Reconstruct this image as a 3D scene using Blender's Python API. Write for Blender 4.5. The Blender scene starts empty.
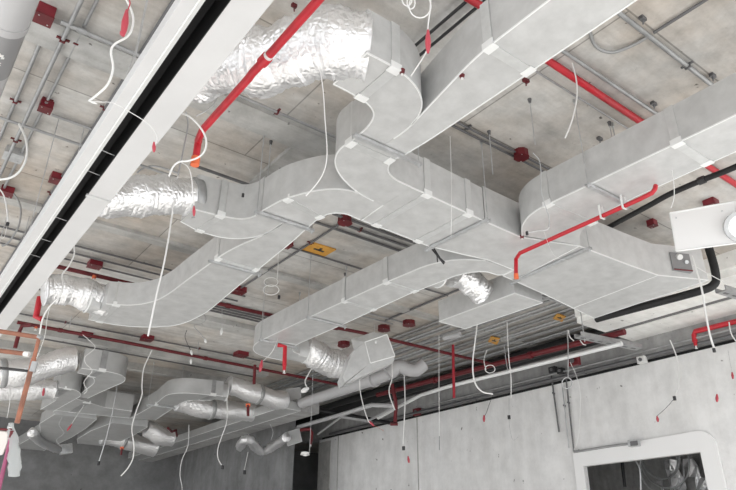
import bpy, math, random
from mathutils import Vector
random.seed(7)
S = bpy.context.scene
COL = S.collection
HS = 2.60            # slab underside above the eye
FLOOR = -1.60
# ------------------------------------------------------------------ camera
F = 655.0
PITCH, ROLL, AZ = math.radians(25.9), math.radians(0.49), math.radians(36.8)
fw = Vector((math.sin(AZ)*math.cos(PITCH), math.cos(AZ)*math.cos(PITCH), math.sin(PITCH)))
r0 = Vector((math.cos(AZ), -math.sin(AZ), 0)); u0 = r0.cross(fw)
rt = r0*math.cos(ROLL)+u0*math.sin(ROLL); up = -r0*math.sin(ROLL)+u0*math.cos(ROLL)
cd = bpy.data.cameras.new('camera'); cam = bpy.data.objects.new('camera', cd); COL.objects.link(cam)
cd.sensor_fit = 'HORIZONTAL'; cd.sensor_width = 36; cd.lens = F/736*36; cd.clip_start = .05; cd.clip_end = 200
from mathutils import Matrix
cam.matrix_world = Matrix(((rt.x, up.x, -fw.x, 0), (rt.y, up.y, -fw.y, 0), (rt.z, up.z, -fw.z, 0), (0, 0, 0, 1)))
S.camera = cam
# survey helper: the sight line through a point of the photograph meets a plane of the room
def at(px, py, z=None, x=None, y=None, n=None):
    d = fw + rt*((px-368)/F) - up*((py-245)/F)
    if z is not None: t = z/d.z
    elif x is not None: t = x/d.x
    elif y is not None: t = y/d.y
    else:
        h = Vector((math.sin(AZ), math.cos(AZ), 0)); t = n.dot(h)/d.dot(h)
    return d*t
def hang(pts, z):      # points of a plumb plane that passes through the first point at height z
    a = at(*pts[0], z=z)
    if a.x > 6.85: a = at(*pts[0], x=6.85)      # keep it on the room side of the wall
    return [a]+[at(*p, n=a) for p in pts[1:]]
# ------------------------------------------------------------------ materials
def nt(name):
    m = bpy.data.materials.new(name); m.use_nodes = True
    t = m.node_tree; b = t.nodes['Principled BSDF']; return m, t, b
def mat(name, col, rough=.5, metal=0, noise=0, nscale=8, bump=0, bscale=40, col2=None, stretch=(1, 1, 1), spec=.5):
    m, t, b = nt(name); N, L = t.nodes, t.links
    b.inputs['Base Color'].default_value = (*col, 1); b.inputs['Roughness'].default_value = rough
    b.inputs['Metallic'].default_value = metal; b.inputs['Specular IOR Level'].default_value = spec
    tc = N.new('ShaderNodeTexCoord'); mp = N.new('ShaderNodeMapping'); mp.inputs['Scale'].default_value = stretch
    L.new(tc.outputs['Object'], mp.inputs['Vector'])
    if noise or col2:
        n = N.new('ShaderNodeTexNoise'); n.inputs['Scale'].default_value = nscale; n.inputs['Detail'].default_value = 6; n.inputs['Roughness'].default_value = .6
        L.new(mp.outputs[0], n.inputs['Vector'])
        r = N.new('ShaderNodeValToRGB'); r.color_ramp.elements[0].position = .35; r.color_ramp.elements[1].position = .68
        c2 = col2 or tuple(c*(1-noise) for c in col)
        r.color_ramp.elements[0].color = (*c2, 1); r.color_ramp.elements[1].color = (*col, 1)
        L.new(n.outputs['Fac'], r.inputs[0]); L.new(r.outputs[0], b.inputs['Base Color'])
    if bump:
        n2 = N.new('ShaderNodeTexNoise'); n2.inputs['Scale'].default_value = bscale; n2.inputs['Detail'].default_value = 4
        L.new(mp.outputs[0], n2.inputs['Vector'])
        bp = N.new('ShaderNodeBump'); bp.inputs['Strength'].default_value = bump; bp.inputs['Distance'].default_value = .01
        L.new(n2.outputs['Fac'], bp.inputs['Height']); L.new(bp.outputs[0], b.inputs['Normal'])
    return m
def concrete(name, base, stain, dark, pw, ph, line=.55, stain_amt=.5, off=(0, 0, 0), sc=1.0, soft=0):
    K = lambda v: v+(1-v)*soft if v < 1 else v
    m, t, b = nt(name); N, L = t.nodes, t.links
    tc = N.new('ShaderNodeTexCoord'); mp = N.new('ShaderNodeMapping'); mp.inputs['Location'].default_value = off
    L.new(tc.outputs['Object'], mp.inputs[0])
    def noise(s, d=6, r=.62, st=(1, 1, 1)):
        n = N.new('ShaderNodeTexNoise'); n.inputs['Scale'].default_value = s; n.inputs['Detail'].default_value = d; n.inputs['Roughness'].default_value = r
        q = N.new('ShaderNodeMapping'); q.inputs['Scale'].default_value = st; L.new(mp.outputs[0], q.inputs[0]); L.new(q.outputs[0], n.inputs['Vector']); return n
    def ramp(n, a, c0, bb, c1):
        r = N.new('ShaderNodeValToRGB'); e = r.color_ramp.elements; e[0].position = a; e[0].color = c0; e[1].position = bb; e[1].color = c1
        L.new(n, r.inputs[0]); return r
    def mix(f, a, bb, typ='MIX'):
        x = N.new('ShaderNodeMix'); x.data_type = 'RGBA'; x.blend_type = typ
        if isinstance(f, float): x.inputs[0].default_value = f
        else: L.new(f, x.inputs[0])
        for s, i in ((a, 6), (bb, 7)):
            if isinstance(s, tuple): x.inputs[i].default_value = s
            else: L.new(s, x.inputs[i])
        return x.outputs[2]
    big = ramp(noise(.9*sc).outputs['Fac'], .4, (0, 0, 0, 1), .66, (1, 1, 1, 1))
    c = mix(big.outputs[0], (*base, 1), tuple(base[i]*(1-stain_amt)+stain[i]*stain_amt for i in range(3))+(1,))
    mid = ramp(noise(6*sc, 8, .7).outputs['Fac'], .3, (K(.74), K(.74), K(.74), 1), .62, (1.05, 1.05, 1.05, 1))
    c = mix(1.0, c, mid.outputs[0], 'MULTIPLY')
    streak = ramp(noise(2.2*sc, 6, .6, (.5, 5, 1)).outputs['Fac'], .3, (K(.85), K(.84), K(.83), 1), .6, (1.04, 1.04, 1.04, 1))
    c = mix(1.0, c, streak.outputs[0], 'MULTIPLY')
    spots = ramp(noise(17*sc, 3, .5).outputs['Fac'], .235, (.25, .24, .23, 1), .29, (1, 1, 1, 1))
    c = mix(1.0, c, spots.outputs[0], 'MULTIPLY')
    if pw:
        br = N.new('ShaderNodeTexBrick'); br.offset = .37; br.inputs['Scale'].default_value = 1
        br.inputs['Brick Width'].default_value = pw; br.inputs['Row Height'].default_value = ph
        br.inputs['Mortar Size'].default_value = .006; br.inputs['Mortar Smooth'].default_value = .3
        br.inputs['Color1'].default_value = (1, 1, 1, 1); br.inputs['Color2'].default_value = (.88, .87, .86, 1); br.inputs['Mortar'].default_value = (line, line, line, 1)
        L.new(mp.outputs[0], br.inputs['Vector']); c = mix(1.0, c, br.outputs['Color'], 'MULTIPLY')
    L.new(c, b.inputs['Base Color']); b.inputs['Roughness'].default_value = .85; b.inputs['Specular IOR Level'].default_value = .2
    bp = N.new('ShaderNodeBump'); bp.inputs['Strength'].default_value = .35; bp.inputs['Distance'].default_value = .01
    L.new(noise(28*sc, 6, .7).outputs['Fac'], bp.inputs['Height']); L.new(bp.outputs[0], b.inputs['Normal'])
    return m
M = {}
M['slab'] = concrete('slab_concrete', (.62, .615, .60), (.54, .465, .39), (0, 0, 0), 2.6, 1.22, .55, .75)
M['rib'] = concrete('rib_concrete', (.50, .50, .49), (.44, .42, .39), (0, 0, 0), 0, 0)
M['wall'] = concrete('plaster_wall', (.80, .80, .80), (.70, .70, .69), (0, 0, 0), 0, 0, sc=.55, soft=.5)
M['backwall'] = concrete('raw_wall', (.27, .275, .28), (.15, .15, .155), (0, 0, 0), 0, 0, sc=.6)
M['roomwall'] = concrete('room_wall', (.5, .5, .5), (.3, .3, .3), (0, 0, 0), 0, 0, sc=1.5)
M['beam'] = concrete('beam_concrete', (.42, .42, .42), (.34, .34, .34), (0, 0, 0), 0, 0)
M['floor'] = concrete('floor_screed', (.66, .655, .64), (.58, .57, .55), (0, 0, 0), 0, 0)
M['duct'] = mat('duct_panel', (.61, .615, .615), .42, .25, .17, 9, .12, 14)
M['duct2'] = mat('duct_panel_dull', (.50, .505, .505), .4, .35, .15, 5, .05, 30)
M['tape'] = mat('aluminium_tape', (.84, .85, .85), .35, .2)
M['seam'] = mat('joint_tape', (.66, .67, .67), .33, .35, .12, 20)
M['galv'] = mat('galvanised_steel', (.60, .61, .62), .38, .55, .25, 20)
M['conduit'] = mat('conduit_steel', (.42, .425, .43), .4, .5, .25, 12)
M['conduitd'] = mat('conduit_dull', (.16, .16, .165), .5, .4)
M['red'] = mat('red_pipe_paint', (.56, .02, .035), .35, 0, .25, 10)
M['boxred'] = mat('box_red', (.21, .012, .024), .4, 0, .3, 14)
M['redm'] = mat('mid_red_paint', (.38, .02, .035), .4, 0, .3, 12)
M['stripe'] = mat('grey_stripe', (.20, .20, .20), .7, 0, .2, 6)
M['redd'] = mat('dark_and_shaded_red', (.15, .010, .016), .45, 0, .35, 14)  # dark red; for pipes in shade, the shade is part of this colour
M['orange'] = mat('orange_plastic', (.75, .16, .06), .45)
M['orangeb'] = mat('orange_board', (.75, .38, .07), .6, 0, .25, 9)
M['pinkred'] = mat('red_connector', (.46, .06, .085), .3)
M['white'] = mat('white_plastic', (.74, .74, .73), .4)
M['whiteboard'] = mat('white_board', (.63, .63, .635), .55, 0, .08, 3)
M['paint'] = mat('white_frame_paint', (.86, .86, .86), .5)
M['black'] = mat('black_rubber', (.012, .012, .013), .6)
M['blackp'] = mat('black_plastic', (.03, .03, .032), .4)
M['greypipe'] = mat('grey_pipe', (.46, .46, .47), .35, 0, .08, 6)
M['greydark'] = mat('grey_band', (.24, .24, .245), .4)
M['soffit'] = concrete('white_soffit', (.93, .93, .91), (.86, .85, .82), (0, 0, 0), 0, 0, soft=.6)
M['rust'] = mat('rusty_scaffold', (.38, .15, .09), .6, .1, .5, 14, col2=(.20, .09, .06))
M['pink'] = mat('pink_tube', (.36, .08, .17), .45, 0, .3, 12)
M['cream'] = mat('cream_panel', (.70, .66, .63), .7)
m, t, b = nt('crinkled_foil'); N, L = t.nodes, t.links
b.inputs['Base Color'].default_value = (.90, .90, .91, 1); b.inputs['Metallic'].default_value = .78; b.inputs['Roughness'].default_value = .33
tc = N.new('ShaderNodeTexCoord'); vo = N.new('ShaderNodeTexVoronoi'); vo.inputs['Scale'].default_value = 30; vo.feature = 'DISTANCE_TO_EDGE'
no = N.new('ShaderNodeTexNoise'); no.inputs['Scale'].default_value = 26; no.inputs['Detail'].default_value = 5
ad = N.new('ShaderNodeMath'); ad.operation = 'ADD'
L.new(tc.outputs['Object'], no.inputs[0]); L.new(tc.outputs['Object'], vo.inputs['Vector'])
L.new(vo.outputs['Distance'], ad.inputs[0]); L.new(no.outputs['Fac'], ad.inputs[1])
bp = N.new('ShaderNodeBump'); bp.inputs['Strength'].default_value = .7; bp.inputs['Distance'].default_value = .012
L.new(ad.outputs[0], bp.inputs['Height']); L.new(bp.outputs[0], b.inputs['Normal']); M['foil'] = m
m, t, b = nt('clear_film'); b.inputs['Base Color'].default_value = (.62, .64, .64, 1); b.inputs['Roughness'].default_value = .25
b.inputs['Transmission Weight'].default_value = .45; b.inputs['IOR'].default_value = 1.1; M['film'] = m
# ------------------------------------------------------------------ mesh builders
class MB:
    def __init__(s): s.v = []; s.f = []
    def add(s, vs, fs):
        o = len(s.v); s.v += [tuple(v) for v in vs]; s.f += [tuple(o+i for i in f) for f in fs]; return s
    def box(s, a, b):
        x0, y0, z0 = a; x1, y1, z1 = b
        return s.add([(x0, y0, z0), (x1, y0, z0), (x1, y1, z0), (x0, y1, z0), (x0, y0, z1), (x1, y0, z1), (x1, y1, z1), (x0, y1, z1)],
                     [(0, 3, 2, 1), (4, 5, 6, 7), (0, 1, 5, 4), (1, 2, 6, 5), (2, 3, 7, 6), (3, 0, 4, 7)])
    def obox(s, c, ax, ay, az):   # centre and half-axis vectors
        c, ax, ay, az = map(Vector, (c, ax, ay, az))
        vs = [c+ax*i+ay*j+az*k for k in (-1, 1) for i, j in ((-1, -1), (1, -1), (1, 1), (-1, 1))]
        return s.add(vs, [(0, 3, 2, 1), (4, 5, 6, 7), (0, 1, 5, 4), (1, 2, 6, 5), (2, 3, 7, 6), (3, 0, 4, 7)])
    def prism(s, poly, z0, z1):
        n = len(poly); return s.add([(p[0], p[1], z0) for p in poly]+[(p[0], p[1], z1) for p in poly],
            [tuple(range(n))[::-1], tuple(range(n, 2*n))]+[(i, (i+1) % n, (i+1) % n+n, i+n) for i in range(n)])
    def tube(s, pts, r, seg=10, cap=True):
        pts = [Vector(p) for p in pts]; n = len(pts)
        rs = r if isinstance(r, (list, tuple)) else [r]*n
        T = [(pts[min(i+1, n-1)]-pts[max(i-1, 0)]).normalized() for i in range(n)]
        a = Vector((0, 0, 1)) if abs(T[0].z) < .9 else Vector((1, 0, 0))
        u = T[0].cross(a).normalized(); vs = []
        for i in range(n):
            u = (u-T[i]*u.dot(T[i])).normalized(); w = T[i].cross(u)
            for k in range(seg):
                an = 2*math.pi*k/seg; rr = rs[i] if not callable(rs[i]) else rs[i](an)
                vs.append(pts[i]+(u*math.cos(an)+w*math.sin(an))*rr)
        fs = [(i*seg+k, i*seg+(k+1) % seg, (i+1)*seg+(k+1) % seg, (i+1)*seg+k) for i in range(n-1) for k in range(seg)]
        if cap: fs += [tuple(range(seg))[::-1], tuple((n-1)*seg+k for k in range(seg))]
        return s.add(vs, fs)
    def ring(s, c, ax, r, tr, seg=20):
        c = Vector(c); ax = Vector(ax).normalized(); a = Vector((0, 0, 1)) if abs(ax.z) < .9 else Vector((1, 0, 0))
        u = ax.cross(a).normalized(); w = ax.cross(u)
        return s.tube([c+(u*math.cos(2*math.pi*k/seg)+w*math.sin(2*math.pi*k/seg))*r for k in range(seg+1)], tr, 6)
    def build(s, name, m, parent=None, smooth=None, bevel=0):
        me = bpy.data.meshes.new(name); me.from_pydata(s.v, [], s.f); me.materials.append(M[m]); me.update()
        o = bpy.data.objects.new(name, me); COL.objects.link(o)
        if smooth:
            for p in me.polygons: p.use_smooth = True
            try: me.set_sharp_from_angle(angle=math.radians(smooth))
            except Exception: pass
        if bevel:
            bm = o.modifiers.new('bevel', 'BEVEL'); bm.width = bevel; bm.segments = 2; bm.limit_method = 'ANGLE'
        if parent:
            o.parent = parent
            if parent.location.length: o.matrix_parent_inverse = Matrix.Translation(-(parent.location+(parent.parent.location if parent.parent else Vector())))
        return o
def tag(o, label, cat, group=None, kind=None):
    o['label'] = label; o['category'] = cat
    if group: o['group'] = group
    if kind: o['kind'] = kind
    return o
def thing(name, loc, label, cat, group=None):
    o = bpy.data.objects.new(name, None); COL.objects.link(o); o.location = Vector(loc); o.empty_display_size = .05
    return tag(o, label, cat, group)
def struct(name, mb, m, parent=None, **k):
    o = mb.build(name, m, parent, **k); o['kind'] = 'structure'; return o
def cr(pts, n=6):      # smooth curve through the points
    pts = [Vector(p) for p in pts]
    if len(pts) < 3: return pts
    P = [pts[0]*2-pts[1]]+pts+[pts[-1]*2-pts[-2]]; out = []
    for i in range(1, len(P)-2):
        a, b2, c, d = P[i-1:i+3]
        for k in range(n):
            t = k/n; out.append(.5*((2*b2)+(c-a)*t+(2*a-5*b2+4*c-d)*t*t+(3*b2-a-3*c+d)*t**3))
    return out+[pts[-1]]
def resample(pts, step):
    pts = [Vector(p) for p in pts]; out = [pts[0]]; acc = 0
    for a, b2 in zip(pts, pts[1:]):
        l = (b2-a).length; d = step-acc
        while d <= l: out.append(a+(b2-a)*(d/l)); d += step
        acc = (acc+l) % step
    if (out[-1]-pts[-1]).length > step*.4: out.append(pts[-1])
    return out
# ------------------------------------------------------------------ setting
struct('floor', MB().box((-6, -6, FLOOR-.15), (11, 16, FLOOR)), 'floor')
struct('ceiling', MB().box((-2.5, -2.0, HS), (10, 15.4, HS+.3)), 'slab')
ribs = [(-3, 6.9, 3.10, 3.33, .035), (-3, 6.9, 5.30, 5.42, .03), (-3, 4.6, 8.6, 8.75, .10), (-3, 4.6, 9.5, 9.62, .10), (-3, 10, 11.4, 11.8, .25), (1.9, 4.4, 6.95, 7.2, .06)]
for i, (x0, x1, y0, y1, d) in enumerate(ribs): struct('trim_%d' % (i+1), MB().box((x0, y0, HS-d), (x1, y1, HS)), 'rib')
struct('trim_20', MB().box((1.83, 3.33, HS-.03), (2.02, 3.95, HS)), 'rib')
# right wall with its opening (x = 7)
w = MB(); XW = 7.0; WT = 2.10; oy0, oy1, oz = 3.55, 4.99, 1.06
w.box((XW, -3.2, FLOOR), (XW+.04, oy0, WT)); w.box((XW, oy1, FLOOR), (XW+.04, 10.85, WT)); w.box((XW, oy0, oz), (XW+.04, oy1, WT))
struct('wall_right', w, 'wall')
jt = MB()
for jy in (8.0, 10.2): jt.box((XW-.006, jy, FLOOR), (XW+.002, jy+.02, WT))
struct('trim_9', jt, 'rib')
struct('trim_10', MB().box((XW-.01, 10.45, FLOOR), (XW+.01, 10.85, WT-.05)), 'rib')
# painted surround of the opening
fr = MB(); fo = .22; rr = .22; yz = [(oy1+.13, -1.6), (oy1+.13, oz+.15)]
yz = [(oy1+.13, FLOOR), (oy1+.13, oz+.17), (oy0+.05, oz+.21)]
for k in range(8):
    a = math.pi/2*k/7; yz.append((oy0-.12+.16-.16-math.sin(a)*.16+.10, oz+.05+math.cos(a)*.16))
yz += [(oy0-.20, FLOOR)]
inner = [(oy1, FLOOR), (oy1, oz), (oy0, oz), (oy0, FLOOR)]
poly = yz+inner[::-1]; n = len(poly)
fr.add([(XW-.004, p[0], p[1]) for p in poly]+[(XW-.03, p[0], p[1]) for p in poly], [tuple(range(n)), tuple(range(n, 2*n))[::-1]]+[(i, (i+1) % n, (i+1) % n+n, i+n) for i in range(n)])
struct('trim_11', fr, 'paint')
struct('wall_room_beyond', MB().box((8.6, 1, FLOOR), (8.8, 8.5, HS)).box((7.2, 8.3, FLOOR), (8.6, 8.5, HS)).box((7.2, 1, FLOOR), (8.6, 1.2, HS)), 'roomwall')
# downstand beam and white soffit
struct('trim_12', MB().box((XW+.0, -3.2, WT+.05), (XW+.3, 11.6, HS)), 'beam')
struct('trim_13', MB().box((XW+.06, -3.2, WT), (XW+.2, 10.85, WT+.05)), 'black')  # black strip laid in the open gap, standing for its shade
sf = MB(); sf.box((5.95, -3.2, 2.39), (6.46, 4.1, 2.5)); sf.box((6.56, -3.2, 2.39), (7.0, 4.1, 2.5)); sf.box((5.9, -3.2, 2.45), (6.99, 4.08, HS))
struct('trim_14', sf, 'soffit')
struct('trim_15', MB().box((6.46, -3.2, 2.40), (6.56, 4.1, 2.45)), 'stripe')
# far walls
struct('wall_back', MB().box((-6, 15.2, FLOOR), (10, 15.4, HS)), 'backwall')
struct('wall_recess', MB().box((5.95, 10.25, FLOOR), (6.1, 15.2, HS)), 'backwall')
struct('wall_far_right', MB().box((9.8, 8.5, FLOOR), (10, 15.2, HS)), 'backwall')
struct('trim_16', MB().box((5.05, 8.35, 2.0), (5.36, 15.2, 2.10)).box((4.96, 8.35, 2.1), (5.36, 15.2, 2.16)), 'beam')
# ------------------------------------------------------------------ rectangular ducts
def duct(name, label, left, right, z0=2.0, z1=2.25, m='duct', cat='duct', curve=True, edges=(1, 1), joints=(), tm='tape', endtape=()):
    Lp = [Vector((*p, 0)) for p in left]; Rp = [Vector((*p, 0)) for p in right]
    if curve: Ls, Rs = smooth(Lp), smooth(Rp)
    else: Ls, Rs = Lp, Rp
    poly = Ls+Rs[::-1]
    c = sum(poly, Vector())/len(poly)
    t = thing(name, (c.x, c.y, z0), label, cat)
    area = sum(poly[i].x*poly[(i+1) % len(poly)].y-poly[(i+1) % len(poly)].x*poly[i].y for i in range(len(poly)))
    if area < 0: poly = poly[::-1]
    MB().prism(poly, z0, z1).build('duct_body', m, t, smooth=25)
    for on, pts in zip(edges, (Ls, Rs)):
        if isinstance(on, tuple): pts = [p for i, p in enumerate(pts) if on[0]*len(pts) <= i+.5 <= on[1]*len(pts)+1]
        if on:
            e = MB(); q = [Vector((p.x, p.y, z0)) for p in pts]
            for a, b2 in zip(q, q[1:]):
                d = (b2-a)
                if d.length < 1e-4: continue
                d2 = d.normalized(); s = d2.cross(Vector((0, 0, 1)))
                e.obox((a+b2)/2, d/2+d2*.001, s*.0035, Vector((0, 0, .0035)))
            e.build('edge_tape', tm, t)
    for pa, pb in endtape:
        a, b2 = Vector((*pa, z0)), Vector((*pb, z0)); d = (b2-a).normalized(); s = d.cross(Vector((0, 0, 1)))
        MB().obox((a+b2)/2, (b2-a)/2, s*.003, (0, 0, .003)).build('edge_tape', tm, t)
    for (pa, pb, w_) in joints:      # a joint band round the duct from left point to right point, bright patches at the corners
        a, b2 = Vector((*pa, 0)), Vector((*pb, 0)); d = (b2-a).normalized(); s = d.cross(Vector((0, 0, 1)))
        mid = (a+b2)/2; hl = (b2-a).length/2; j = MB()
        j.obox((mid.x, mid.y, z0-.003), d*(hl+.004), s*w_/2, (0, 0, .002))
        for e_ in (-1, 1):
            p = mid+d*e_*(hl+.003); j.obox((p.x, p.y, (z0+z1)/2), d*.002, s*w_/2, (0, 0, (z1-z0)/2+.004))
        j.build('joint_band', 'conduit' if m == 'duct2' else 'seam', t)
        for e_ in (-1, 1):
            p = mid+d*e_*hl
            MB().obox((p.x-d.x*e_*.012, p.y-d.y*e_*.012, z0-.006), d*.02, s*(w_*.62), (0, 0, .003)).obox((p.x+d.x*e_*.006, p.y+d.y*e_*.006, z0+.010), d*.003, s*(w_*.62), (0, 0, .017)).build('corner_patch', 'tape', t)
    return t
def smooth(pts):       # keeps long straight runs, rounds the rest
    out = []; n = len(pts)
    P = [pts[0]*2-pts[1]]+pts+[pts[-1]*2-pts[-2]]
    for i in range(1, n):
        a, b2, c, d = P[i-1:i+3]; l = (c-b2).length
        if l > .42: out.append(b2); continue
        la, lc = max((b2-a).length, 1e-4), max((d-c).length, 1e-4)
        ta = ((b2-a)/la+(c-b2)/l).normalized()*l; tc_ = ((c-b2)/l+(d-c)/lc).normalized()*l
        if i > 1 and la > .42: ta = (b2-a)/la*l
        if i < n-1 and lc > .42: tc_ = (d-c)/lc*l
        for k in range(5):
            t = k/5; h = t*t*(3-2*t)
            out.append(b2*(2*t**3-3*t*t+1)+ta*(t**3-2*t*t+t)+c*(-2*t**3+3*t*t)+tc_*(t**3-t*t))
    out.append(pts[-1]); return out
duct('supply_duct', 'widest pale supply duct running straight out of the top of the photo', [(1.70, -1.6), (1.70, .2), (1.70, 1.35), (1.72, 1.6), (1.80, 2.04), (1.801, 2.298)], [(1.975, -1.6), (1.97, .9), (1.965, 1.5), (1.96, 2.04), (1.945, 2.298)], edges=((0, .80), 1),
     joints=[((1.70, 1.42), (1.967, 1.42), .05), ((1.70, .55), (1.97, .55), .05)])
duct('duct_elbow', 'pale elbow duct fed by the big crumpled foil hose at top centre', [(1.31, 2.03), (1.44, 2.035), (1.54, 2.055), (1.60, 2.10), (1.635, 2.2), (1.64, 2.298)], [(1.31, 1.77), (1.45, 1.77), (1.57, 1.79), (1.69, 1.85), (1.76, 1.93), (1.797, 2.04), (1.80, 2.298)],
     z1=2.26, edges=(1, (0, .80)), joints=[((1.47, 2.04), (1.47, 1.77), .05)], endtape=[((1.31, 1.77), (1.31, 2.03))])
duct('duct_junction', 'pale duct piece curving where two ducts meet and turn right, centre of photo', [(1.645, 2.30), (1.64, 2.36), (1.64, 2.46), (1.69, 2.57), (1.80, 2.67), (1.98, 2.755), (2.10, 2.78), (2.199, 2.785)], [(1.944, 2.30), (1.93, 2.36), (1.97, 2.45), (2.05, 2.50), (2.199, 2.515)],
     z1=2.255, edges=((0, .86), 1), joints=[((1.645, 2.37), (1.93, 2.37), .05)])
duct('trunk_duct', 'pale trunk duct between the central elbow and the wide grey plenum', [(2.20, 2.79), (2.21, 3.03), (2.45, 3.035), (2.85, 3.05)], [(2.20, 2.517), (2.3, 2.52), (2.68, 2.54), (2.85, 2.55)], z1=2.25, curve=False,
     joints=[((2.33, 3.033), (2.33, 2.52), .05), ((2.70, 3.045), (2.70, 2.54), .05)])
duct('branch_duct', 'pale s-curved branch duct sweeping left from the trunk duct', [(2.199, 2.787), (2.10, 2.782), (1.99, 2.762), (1.88, 2.79), (1.80, 2.86), (1.73, 2.97), (1.67, 3.12), (1.64, 3.32)], [(2.20, 3.03), (2.07, 3.025), (2.0, 3.08), (1.98, 3.19), (1.99, 3.32)], z1=2.245, edges=((.28, 1), 1),
     joints=[((1.69, 3.09), (1.985, 3.16), .045)])
duct('branch_duct', 'short curved branch duct joined to the foil hose behind the white slot', [(1.64, 3.325), (1.635, 3.41), (1.59, 3.49), (1.49, 3.53), (1.29, 3.56)], [(1.83, 3.325), (1.81, 3.60), (1.72, 3.75), (1.61, 3.815), (1.45, 3.825), (1.29, 3.77)], z1=2.26,
     joints=[((1.46, 3.53), (1.44, 3.825), .045)])
duct('branch_duct', 'long pale branch duct going down left and hooking round to a foil hose', [(1.835, 3.33), (1.812, 3.6), (1.76, 3.85), (1.73, 4.13), (1.72, 4.7), (1.715, 5.10), (1.68, 5.32), (1.56, 5.52), (1.38, 5.62)], [(1.99, 3.325), (2.02, 3.6), (2.06, 4.1), (2.10, 4.6), (2.14, 5.06), (2.15, 5.41), (2.08, 5.78), (1.91, 5.99), (1.67, 6.12), (1.38, 6.14)], z1=2.21,
     joints=[((1.73, 4.16), (2.062, 4.16), .05), ((1.46, 5.59), (1.48, 6.14), .05)])
duct('supply_duct', 'pale straight duct entering from the right edge above the bracketed red pipe', [(3.015, -1.0), (3.015, .4), (3.01, 1.2), (2.995, 2.18), (3.02, 2.32), (3.09, 2.44), (3.2, 2.54)], [(3.33, -1.0), (3.33, .4), (3.33, 1.2), (3.335, 1.7), (3.38, 2.04), (3.46, 2.25), (3.63, 2.395)], z1=2.23, edges=(1, (0, .6)),
     joints=[((2.995, 2.16), (3.43, 2.14), .05), ((3.01, 1.32), (3.33, 1.32), .05)])
duct('plenum_duct', 'wide grey plenum duct flaring out at its right end near the white soffit', [(2.86, 3.04), (3.1, 3.0), (3.32, 2.955), (3.60, 2.965), (3.61, 3.09), (3.83, 3.11), (4.14, 3.14), (4.98, 3.25)], [(2.86, 2.552), (3.21, 2.56), (3.64, 2.405), (4.2, 2.38), (4.54, 2.355), (4.93, 2.17)], z1=2.27, curve=False,
     joints=[], endtape=[((3.64, 2.41), (3.75, 3.1)), ((4.54, 2.36), (4.62, 3.2)), ((4.93, 2.17), (4.98, 3.25))])
duct('branch_duct', 'long pale branch duct in mid photo with a curved lower end and bent foil hose', [(3.30, 2.975), (3.14, 3.08), (3.06, 3.2), (3.01, 3.4), (2.98, 3.84), (2.95, 4.78), (2.94, 5.69), (2.955, 5.86), (3.02, 6.02), (3.13, 6.14), (3.28, 6.19), (3.50, 6.20)],
     [(3.59, 2.975), (3.59, 3.09), (3.45, 3.12), (3.36, 3.22), (3.32, 3.4), (3.29, 3.84), (3.30, 4.78), (3.29, 5.5), (3.32, 5.72), (3.40, 5.84), (3.50, 5.88)], z1=2.215,
     joints=[((2.963, 4.30), (3.296, 4.30), .04), ((2.985, 3.75), (3.296, 3.75), .05)], endtape=[((2.94, 5.68), (3.29, 5.6))])
duct('plenum_box', 'small white plenum box below the wide plenum, open foil hose on top', [(3.96, 3.28), (3.95, 4.18)], [(4.31, 3.28), (4.28, 4.18)], z0=2.0, z1=2.2, curve=False, endtape=[((3.95, 4.18), (4.28, 4.18)), ((3.96, 3.28), (4.31, 3.28))], tm='tape')
# far cluster at lower left
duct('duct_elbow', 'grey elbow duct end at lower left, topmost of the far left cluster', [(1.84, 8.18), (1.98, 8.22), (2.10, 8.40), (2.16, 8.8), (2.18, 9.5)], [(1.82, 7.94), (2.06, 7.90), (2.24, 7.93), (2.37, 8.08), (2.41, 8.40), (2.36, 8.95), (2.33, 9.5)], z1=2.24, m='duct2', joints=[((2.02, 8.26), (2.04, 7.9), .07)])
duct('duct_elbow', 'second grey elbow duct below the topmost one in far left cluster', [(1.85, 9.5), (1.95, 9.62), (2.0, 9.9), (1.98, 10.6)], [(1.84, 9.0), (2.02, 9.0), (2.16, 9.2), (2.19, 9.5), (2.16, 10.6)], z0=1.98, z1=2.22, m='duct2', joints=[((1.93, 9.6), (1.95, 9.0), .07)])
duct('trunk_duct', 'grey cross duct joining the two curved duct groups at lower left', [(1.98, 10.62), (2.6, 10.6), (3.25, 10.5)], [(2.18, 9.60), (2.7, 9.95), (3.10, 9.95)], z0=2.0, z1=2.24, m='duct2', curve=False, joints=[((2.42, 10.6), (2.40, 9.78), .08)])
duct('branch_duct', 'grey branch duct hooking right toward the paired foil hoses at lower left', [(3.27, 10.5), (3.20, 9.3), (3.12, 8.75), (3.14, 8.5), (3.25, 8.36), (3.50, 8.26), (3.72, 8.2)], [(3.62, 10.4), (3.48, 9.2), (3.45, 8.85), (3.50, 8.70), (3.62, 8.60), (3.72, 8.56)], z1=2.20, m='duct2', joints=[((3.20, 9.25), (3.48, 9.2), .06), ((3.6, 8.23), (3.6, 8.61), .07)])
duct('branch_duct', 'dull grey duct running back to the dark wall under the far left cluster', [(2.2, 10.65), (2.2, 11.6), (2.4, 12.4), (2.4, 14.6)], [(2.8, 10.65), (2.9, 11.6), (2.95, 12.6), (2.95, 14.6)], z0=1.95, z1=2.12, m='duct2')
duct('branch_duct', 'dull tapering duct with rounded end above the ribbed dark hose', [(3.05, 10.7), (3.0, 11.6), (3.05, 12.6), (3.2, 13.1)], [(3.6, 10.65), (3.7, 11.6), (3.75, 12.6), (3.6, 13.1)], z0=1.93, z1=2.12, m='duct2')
duct('plenum_beam', 'long grey linear plenum running to the dark back wall at lower left', [(4.70, 8.35), (4.72, 14.9)], [(5.04, 8.35), (5.04, 14.9)], z0=2.0, z1=2.12, m='duct2', curve=False, endtape=[((4.70, 8.35), (5.04, 8.35))])
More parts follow.
